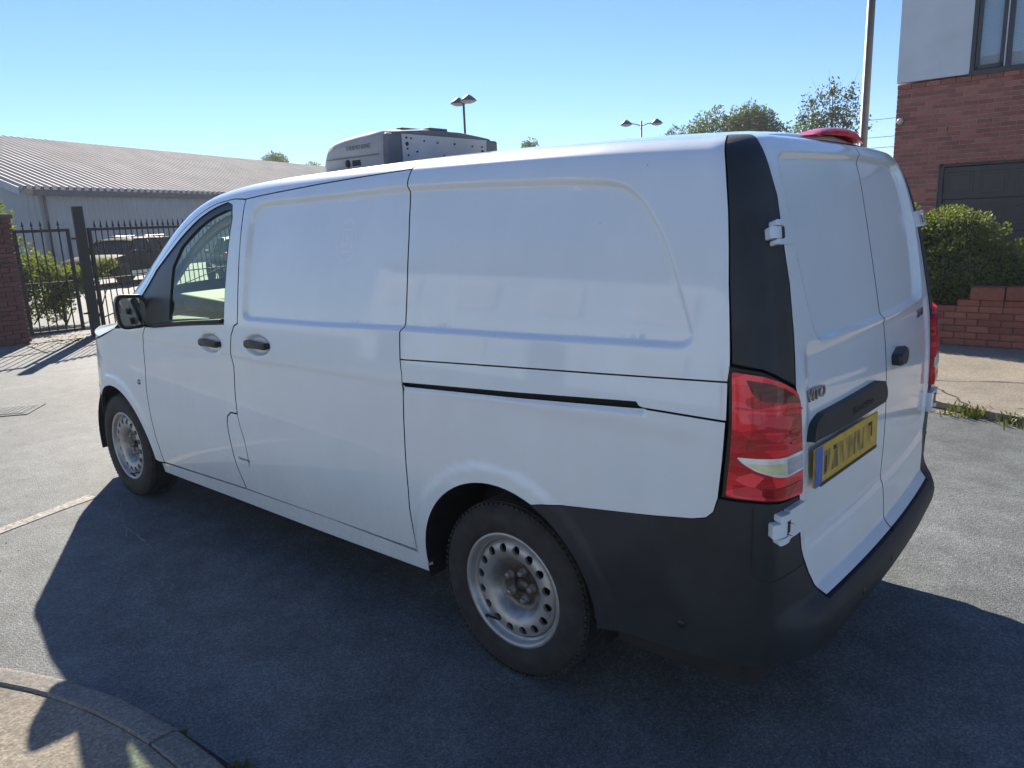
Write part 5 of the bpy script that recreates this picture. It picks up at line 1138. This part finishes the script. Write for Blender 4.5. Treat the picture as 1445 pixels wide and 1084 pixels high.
# ------------------------------------------------------------------ warehouse of profiled sheet
A = np.array([40.0, -10.75]); dv = np.array([.372, -.928]); nv_ = np.array([.928, .372])
WH = thing('warehouse', 'long grey metal clad warehouse with a ribbed pitched roof behind the gates', 'warehouse', (A[0], A[1], 0), math.atan2(dv[1], dv[0]))
LW, DW, ZE, ZR = 44.0, 9.0, 3.95, 7.45   # local x along the eave, local y... y positive is away from the yard
LX0 = -.6
def corr(name, x0, x1, pts, pitch, depth, mat, flat=.35):
    """sheet with trapezoid ribs running along pts[0]->pts[1] (y, z), repeated over x"""
    (ya, za), (yb, zb) = pts; d = np.array([yb - ya, zb - za]); d /= np.hypot(*d); n = np.array([-d[1], d[0]]); V = []; k = int((x1 - x0) / pitch)
    for i in range(k + 1):
        for f, h in ((0, 0), (.30, 0), (.42, 1), (.72, 1), (.84, 0)):
            x = x0 + (i + f) * pitch; V += [(x, ya + n[0] * h * depth, za + n[1] * h * depth), (x, yb + n[0] * h * depth, zb + n[1] * h * depth)]
    q = len(V) // 2; return np_mesh(name, V, [(2 * j, 2 * j + 1, 2 * j + 3, 2 * j + 2) for j in range(q - 1)], mat, WH)
corr('roof_sheet', LX0 - .5, LW, [(-.35, ZE - .02), (DW, ZR)], .46, .16, CLADROOF); corr('roof_sheet', LX0 - .5, LW, [(DW, ZR), (2 * DW + .35, ZE - .02)], .46, .16, CLADROOF)
corr('wall_sheet', LX0, LW, [(0, 0), (0, ZE - .2)], .33, -.045, CLAD); 
m = MB(); m.box((LW / 2, -.30, ZE - .16), (LW - LX0, .16, .26)); m.build('eaves_gutter', FASCIA, WH)
m = MB(); m.add([(LX0, 0, 0), (LX0, 2 * DW, 0), (LX0, 2 * DW, ZE), (LX0, DW, ZR - .1), (LX0, 0, ZE)], [(0, 1, 2, 3, 4)]); m.build('gable_wall', CLAD, WH)
m = MB()
for s in (0, 1):
    ya, yb = (-.35, DW) if s == 0 else (2 * DW + .35, DW); m.add([(LX0 - .55, ya, ZE - .30), (LX0 - .55, yb, ZR - .22), (LX0 - .55, yb, ZR + .10), (LX0 - .55, ya, ZE + .06), (LX0 - .48, ya, ZE - .30), (LX0 - .48, yb, ZR - .22), (LX0 - .48, yb, ZR + .10), (LX0 - .48, ya, ZE + .06)], [(0, 1, 2, 3), (7, 6, 5, 4), (3, 2, 6, 7), (0, 4, 5, 1)])
m.build('verge_board', VERGE, WH)
m = MB(); m.tube([(LX0 + .9, -.12, 0), (LX0 + .9, -.12, ZE - .2)], .07, 8); m.build('downpipe', FASCIA, WH)
m = MB(); m.box((LW / 2, DW, ZR + .06), (LW, .4, .06)); m.build('ridge_cap', CLADROOF, WH)

# ------------------------------------------------------------------ parked vehicles in the yard
def make_car(name, label, cat, loc, rz, paint, suv=True, group=None):
    c = thing(name, label, cat, (loc[0], loc[1], 0), rz, group)
    L = 4.6 if suv else 4.3; hw = .92; zr = 1.54 if suv else 1.46; zb = 1.02 if suv else .92; z0 = .28
    # body: half sections along x (front +), lower hull
    st = [(-2.27, .70, .50, .95 * zb), (-2.22, .82, .36, zb), (-1.9, .90, .30, zb + .01), (-1.2, hw, z0, zb), (0, hw, z0, zb - .02), (1.0, hw, z0, zb - .03), (1.35, hw, .30, zb - .05), (1.9, .88, .30, zb - .14), (2.15, .80, .34, zb - .24), (2.30, .60, .42, zb - .36)]
    V = []; 
    for x, w, zl, zt in st:
        h = zt - zl; r = [(x, w * .90, zl), (x, w * .98, zl + h * .25), (x, w, zl + h * .55), (x, w * .985, zl + h * .85), (x, w * .93, zt), (x, w * .55, zt + .035)]; V += r + [(a, -b, e) for a, b, e in reversed(r)]
    k = 12; F = [(i * k + j, i * k + (j + 1) % k, (i + 1) * k + (j + 1) % k, (i + 1) * k + j) for i in range(len(st) - 1) for j in range(k)] + [tuple(range(k)), tuple(range((len(st) - 1) * k, len(st) * k))]
    m = MB(); m.add(V, F, True); autosmooth(m.build('body', paint, c), 45)
    # greenhouse: glass core, roof skin, pillars
    xr0, xr1, xb0, xb1 = (-1.75, .30, -2.15, .98) if suv else (-1.3, .2, -1.95, 1.15); wr, wb = .66, .84; zg = zr - .06
    def quad(u, t): pass
    q = [(xb0, wb, zb - .01), (xb1, wb * .96, zb - .03), (xr1, wr, zg), (xr0, wr, zg)]
    m = MB(); m.add(q + [(a, -b, e) for a, b, e in q], [(0, 1, 2, 3), (7, 6, 5, 4)]); m.build('side_glass', DARKGLASS, c)
    m = MB(); m.add([q[1], q[2], (q[2][0], -q[2][1], q[2][2]), (q[1][0], -q[1][1], q[1][2])], [(0, 1, 2, 3)]); m.build('windscreen', DARKGLASS if suv else PANE, c)
    m = MB(); m.add([q[0], q[3], (q[3][0], -q[3][1], q[3][2]), (q[0][0], -q[0][1], q[0][2])], [(0, 1, 2, 3)]); m.build('rear_glass', DARKGLASS, c)
    V = []
    for x, w, z in ((xr0 - .12, wr * .96, zg - .01), (xr0, wr + .01, zg + .02), ((xr0 + xr1) / 2, wr + .015, zr - .015), (xr1, wr + .01, zg + .015), (xr1 + .14, wr * .97, zg - .05)): V += [(x, w, z), (x, w * .6, z + .035), (x, 0, z + .045), (x, -w * .6, z + .035), (x, -w, z)]
    m = MB(); m.add(V, [(i * 5 + j, i * 5 + j + 1, (i + 1) * 5 + j + 1, (i + 1) * 5 + j) for i in range(4) for j in range(4)], True); m.build('roof', paint, c)
    m = MB()
    for s in (1, -1):
        m.tube([(xb1 + .02, s * wb * .97, zb - .02), (xr1 + .02, s * (wr + .01), zg + .01), (xr0, s * (wr + .012), zg + .012), (xb0, s * (wb + .0), zb)], .032, 6)
        for f in (.38, .66): m.tube([(xb1 + (xb0 - xb1) * f, s * (wb + .004), zb), (xr1 + (xr0 - xr1) * (f * 1.0 - .02), s * (wr + .012), zg)], .03, 6)
    m.build('pillars', paint, c)
    if suv:
        for s in (1, -1): m = MB(); m.tube([(xr1 - .05, s * .60, zr + .05), (xr0 + .1, s * .60, zr + .05)], .022, 6); m.tube([(xr1 - .05, s * .6, zr), (xr1 - .05, s * .6, zr + .05)], .02, 6); m.tube([(xr0 + .1, s * .6, zr), (xr0 + .1, s * .6, zr + .05)], .02, 6); m.build('roof_rail', ALU, c)
    for s in (1, -1):
        m = MB(); m.box((-2.14, s * .76, zb - .02 if not suv else zb + .08), (.16, .18, .22 if not suv else .34), None, .03); m.build('tail_lamp', REDLENS, c)
        m = MB(); m.box((2.10, s * .66, zb - .36), (.22, .30, .12), None, .03); m.build('headlamp', CLEARLENS, c)
        m = MB(); m.box((.86, s * .98, zb + .06), (.12, .16, .12), None, .03); m.build('door_mirror', paint, c)
        m = MB(); m.box((-.05, s * (hw + .001), .40), (2.3, .03, .12), None, .01); m.build('side_skirt', ALU if suv else PLASTIC, c)
    m = MB(); m.box((-2.285, 0, .78), (.02, .50, .11)); m.build('rear_plate', PLATE_Y, c); m = MB(); m.box((2.31, 0, .50), (.02, .50, .11)); m.build('front_plate', BLIND, c)
    for x in (-1.35, 1.38):
        for s in (1, -1):
            w = bpy.data.objects.new('wheel', None); COL.objects.link(w); w.parent = c; w.location = (x, s * .84, .345); 
            m = MB(); m.lathe([(.20, -.11), (.30, -.115), (.345, -.08), (.345, .08), (.30, .115), (.20, .11)], 28, 'Y'); m.build('tyre', TYRE, w)
            m = MB(); m.lathe([(.215, .100), (.215, .02), (.215, -.10)], 28, 'Y'); m.lathe([(.001, .05), (.06, .05), (.06, .03)], 12, 'Y'); m.lathe([(.001, -.05), (.06, -.05), (.06, -.03)], 12, 'Y')
            for kk in range(5): a = kk * 2 * math.pi / 5; m.box((.13 * math.cos(a), 0, .13 * math.sin(a)), (.17, .09, .06), Matrix.Rotation(-a, 3, 'Y'))
            m.build('rim', RIM, w)
            m = MB(); m.lathe([(.001, 0), (.215, 0)], 20, 'Y'); m.build('brake_shadow', SEAL, w)
            m = MB(); m.lathe([(.40, s * .082), (.36, s * .082)], 24, 'Y'); m.lathe([(.001, s * .079), (.40, s * .079)], 24, 'Y'); a_ = m.build('arch_liner', SEAL, c); a_.location = (x, s * .84, .36)
    return c
make_car('estate_car', 'dark four by four with silver roof bars behind the gates', 'car', (25.9, -8.6), math.atan2(.80, -.52), CARBLACK, True)
make_car('hatchback', 'grey car seen through the van side window', 'car', (21.6, -10.6), math.atan2(-.35, .94), CARGREY, False)

# ------------------------------------------------------------------ street lamps, pole, wires
def double_lamp(label, x, y, h, az, arm, group='double headed street lamps'):
    l = thing('street_lamp', label, 'street lamp', (x, y, 0), az, group)
    m = MB(); m.tube([(0, 0, 0), (0, 0, 1.2), (0, 0, 1.21), (0, 0, h + .10)], [.07, .07, .045, .04], 10); m.build('column', LAMPGREY, l)
    for s in (1, -1):
        m = MB(); m.tube([(0, 0, h - .12), (s * arm * .55, 0, h - .03), (s * arm, 0, h + .01)], .022, 6); a = m.build('arm', LAMPGREY, l)
        m = MB(); m.lathe([(.001, .17), (.05, .165), (.10, .13), (.21, .05), (.275, -.02), (.28, -.045), (.26, -.045)], 20, 'Z', c=(s * (arm + .17), 0, h)); m.build('lamp_hood', LAMPGREY, l)
        m = MB(); m.lathe([(.255, -.04), (.20, -.09), (.10, -.12), (.001, -.125)], 20, 'Z', c=(s * (arm + .17), 0, h)); m.build('lamp_bowl', LAMPGLASS, l)
    return l
double_lamp('nearer double headed street lamp above the roof unit', 17.3, -17.15, 5.72, R_(-14), .16)
double_lamp('farther double headed street lamp with long arms', 16.85, -28.3, 5.68, R_(40), .52)
TP = thing('lamp_column', 'tall plain grey steel lamp column beside the brick house', 'lamp column', (3.45, -15.0, 0))
m = MB(); m.tube([(0, 0, 0), (0, 0, 1.5), (0, 0, 1.52), (0, 0, 9.0)], [.105, .105, .085, .075], 16); m.build('column', LAMPGREY, TP); m = MB(); m.tube([(0, 0, 8.9), (.4, .3, 9.2), (1.0, .8, 9.25)], .04, 8); m.build('bracket', LAMPGREY, TP); m = MB(); m.box((1.3, 1.0, 9.25), (.7, .25, .12), Matrix.Rotation(R_(38), 3, 'Z'), .04); m.build('lantern', LAMPGREY, TP)
for i, (z0, z1, nm) in enumerate(((8.7, 9.0, 'topmost of the three thin overhead wires beside the brick house'), (7.3, 7.6, 'middle of the three thin overhead wires beside the brick house'), (6.5, 6.75, 'lowest of the three thin overhead wires beside the brick house'))):
    m = MB(); pts = []
    for t in np.linspace(0, 1, 13): pts.append((-30 + 70 * t, -62 - 6 * t, z0 + (z1 - z0) * t - 1.2 * 4 * t * (1 - t) * .4))
    m.tube(pts, .022, 5); o = m.build('overhead_wire', SEAL); tag(o, nm, 'wire', 'overhead wires')
# ------------------------------------------------------------------ trees
def tree(label, x, y, h, blobs, n, size, mat, trunk_r=.16, group='trees beyond the van', name='tree', tips=(), **k):
    t = thing(name, label, 'tree', (x, y, 0), 0, group)
    m = MB(); m.tube([(0, 0, 0), (.05, .02, h * .3), (-.04, .05, h * .6), (.02, 0, h * .9)], [trunk_r, trunk_r * .8, trunk_r * .5, trunk_r * .15], 10); m.build('trunk', BARK, t)
    br = [(b[0] + rng.normal() * b[3] * .3, b[1] + rng.normal() * b[4] * .3, b[2] + b[5] * .5) for b in blobs]
    for q in br:
        zb = min(h * .55, q[2] * .55); branchy(t, (0, 0, zb), [q], trunk_r * .35)
    for q in tips: branchy(t, (0, 0, h * .6), [q], trunk_r * .16, name='twig')
    foliage('crown', t, blobs, n, size, mat, **k); return t
tb = [(1.5, 1.3, 5.5, 1.4, 1.4, 1.5), (2.9, 2.3, 5.0, 1.3, 1.3, 1.2), (2.6, 1.4, 4.9, 1.1, 1.1, 1.2), (-2.6, -1.2, 5.0, 1.1, 1.1, 1.2), (0, 0, 5.2, 1.5, 1.5, 1.95), (-1.2, .6, 4.9, 1.2, 1.2, 1.4), (1.25, -.5, 5.0, 1.2, 1.2, 1.5), (.4, -.3, 6.2, 1.1, 1.1, 1.05), (2.2, -.7, 4.6, .9, .9, 1.0), (-2.2, .9, 4.4, .9, .9, .9), (-.6, .2, 6.1, .9, .9, .8), (0, 0, 3.8, 2.3, 2.0, 1.3)]
tree('dense rounded green tree beyond the van roof', 15.8, -37.9, 7.3, tb, 36000, .15, LEAF_T, surf=.6, hole=.25, hs=2.2, jag=.16)
tree('low pointed green tree left of the rounded tree', 17.9, -36.2, 5.9, [(0, 0, 4.9, .8, .8, .9), (-.6, .2, 4.4, .7, .7, .9), (0, 0, 3.6, 1.2, 1.2, 1.2)], 7000, .15, LEAF_T, trunk_r=.1, surf=.7, hole=.25, hs=2.5, jag=.2)
bb = [(0, 0, 5.3, 1.1, .9, 1.1), (.6, -.2, 5.0, .8, .8, 1.0), (-.7, .2, 4.8, .8, .8, 1.0), (.1, 0, 6.2, .45, .45, .5), (-.75, .1, 5.9, .35, .35, .6), (.9, -.1, 5.9, .4, .4, .45), (1.25, -.2, 5.3, .35, .35, .6), (0, 0, 3.9, 1.1, 1.0, .9)]
tree('thin airy birch tree behind the tall lamp column', 9.0, -30.0, 6.7, bb, 4300, .125, LEAF_B, trunk_r=.09, name='birch_tree', surf=1.0, hole=.45, hs=3.0, jag=.25, droop=.6, tips=[(-1.0, .2, 6.9), (1.0, -.2, 6.9), (.2, 0, 7.0), (1.5, -.3, 6.0)])
tree('small distant tree top peeking over the middle of the van roof', 37.7, -46.1, 8.1, [(0, 0, 7.3, .7, .7, .7), (-.5, .3, 7.0, .6, .6, .6), (.5, -.2, 7.1, .6, .6, .7)], 1500, .17, LEAF_T, surf=1.0, hole=.4, hs=3)
tree('distant leafy tree beyond the warehouse ridge', 71.5, -44.5, 10.0, [(0, 0, 8.3, 1.5, 1.5, 1.2), (-1.6, 1, 8.4, 1.3, 1.3, 1.1), (1.5, -1, 8.0, 1.3, 1.3, 1.1)], 6000, .2, LEAF_T, surf=.8, hole=.3, hs=2.4)
tree('sunlit leafy tree close behind the roof unit', 64.0, -43.9, 8.1, [(0, 0, 6.9, 1.2, 1.2, 1.1), (1.1, -.8, 6.9, 1.1, 1.1, 1.1)], 3500, .18, LEAF_S, surf=.8, hole=.3, hs=2.6)
# ------------------------------------------------------------------ the street behind the camera, mirrored in the paintwork and bouncing light onto it
def terrace(label, x0, x1, y, zr, mat, face=-1):
    t = thing('terraced_house', label, 'house', ((x0 + x1) / 2, y, 0), 0, 'houses across the street'); w = x1 - x0
    m = MB(); m.box((0, face * -3.5, 2.7), (w - .01, 7, 5.4)); m.build('wall', mat, t)
    m = MB(); m.add([(-w / 2, face * .35, 5.3), (w / 2, face * .35, 5.3), (w / 2, face * -3.5, zr), (-w / 2, face * -3.5, zr), (-w / 2, face * -7.3, 5.3), (w / 2, face * -7.3, 5.3)], [(0, 1, 2, 3), (3, 2, 5, 4), (0, 3, 4), (1, 5, 2)]); m.build('roof', FASCIA, t)
    for xx in (-w * .26, w * .26):
        for z, hh in ((1.5, 1.25), (4.0, 1.15)):
            if z < 2 and xx > 0:
                m = MB(); m.box((xx, face * .03, 1.05), (.95, .10, 2.1), None, .01); m.build('door', FRAME, t); continue
            m = MB(); m.box((xx, face * .02, z), (1.4, .10, hh), None, .01); f = m.build('window', BLIND, t); m = MB(); m.box((xx, face * .05, z), (1.2, .06, hh - .16)); m.build('pane', LAMPGLASS, f)
TB = simple('terrace_render', (0.48, 0.58, 0.66), 0.9, 0, 0.25, 3, 0.3, 40)  # cool pale tone chosen to bounce bluish fill onto the van side
for i, (a, b, lb) in enumerate(((-17, -11.6, 'far right'), (-11.6, -6.2, 'second from right'), (-6.2, -.8, 'middle right'), (-.8, 4.6, 'middle left'), (4.6, 10, 'second from left'), (10, 15.4, 'far left'))):
    terrace('pale rendered terraced house across the street behind the camera, ' + lb, a, b, 12.6, 8.3, TB)
for yy, lb in ((-5.2, 'left one'), (.2, 'right one')):  # added house fronts that catch the sun and fill the van's rear
    terrace('unseen pale house added to bounce sun onto the van rear, ' + lb, -20.9, -15.5, 0, 8.3, TB); o = [q for q in bpy.data.objects if q.name.startswith('terraced_house')]; o = max(o, key=lambda q: q.name if q.name != 'terraced_house' else ''); o.location = (-17.0, yy, 0); o.rotation_euler = (0, 0, R_(90))
NB = thing('neighbour_house', 'rendered neighbouring house with tall windows beyond the right edge', 'house', (-12.5, -13.0, 0))
m = MB(); m.box((0, -3.5, 2.9), (8.5, 7, 5.8)); m.build('wall', BRICK_HS, NB); m = MB(); m.box((0, .03, 4.5), (8.4, .08, 2.4)); m.build('render_band', RENDER, NB); m = MB(); m.add([(-4.5, .4, 5.8), (4.5, .4, 5.8), (4.5, -3.5, 7.9), (-4.5, -3.5, 7.9), (-4.5, -7.4, 5.8), (4.5, -7.4, 5.8)], [(0, 1, 2, 3), (3, 2, 5, 4), (0, 3, 4), (1, 5, 2)]); m.build('roof', FASCIA, NB)
for x in (-2.6, 0, 2.6):
    for z, h in ((1.4, 1.6), (4.4, 1.3)): m = MB(); m.box((x, .08, z), (1.2, .1, h), None, .01); f = m.build('window', BLIND, NB); m = MB(); m.box((x, .12, z), (1.0, .06, h - .2)); m.build('pane', DARKGLASS, f)
tree('leafy street tree beyond the right edge mirrored in the rear doors', -6.3, -10.6, 7.0, [(0, 0, 5.0, 1.6, 1.5, 1.5), (-.9, .4, 4.2, 1.2, 1.2, 1.1), (1.0, -.3, 4.4, 1.2, 1.2, 1.2), (.2, .2, 6.0, 1.0, 1.0, 1.0)], 9000, .13, LEAF_T, surf=.9, hole=.4, hs=2.4, jag=.2)
HG = thing('clipped_hedge', 'clipped hedge on the pavement edge beyond the right of the view', 'hedge', (-7.5, -7.6, 0))
foliage('foliage', HG, [(x, 0, .8, .7, .45, .62) for x in np.linspace(-2.6, 2.6, 7)], 16000, .06, LEAF_H, surf=.4, hole=.1, hs=6)

# ------------------------------------------------------------------ thin summer haze
m = MB(); m.box((0, 0, 5.0), (1900, 1900, 12.0)); HZ = m.build('haze', None); HZ['kind'] = 'stuff'
hm = bpy.data.materials.new('haze_air'); hm.use_nodes = True; hn = hm.node_tree; hn.nodes.remove(hn.nodes['Principled BSDF'])
pv = hn.nodes.new('ShaderNodeVolumePrincipled'); pv.inputs['Color'].default_value = (0.86, 0.94, 1.0, 1); pv.inputs['Density'].default_value = 0.0011; pv.inputs['Anisotropy'].default_value = 0.15
hn.links.new(pv.outputs[0], hn.nodes['Material Output'].inputs['Volume']); HZ.data.materials.append(hm)
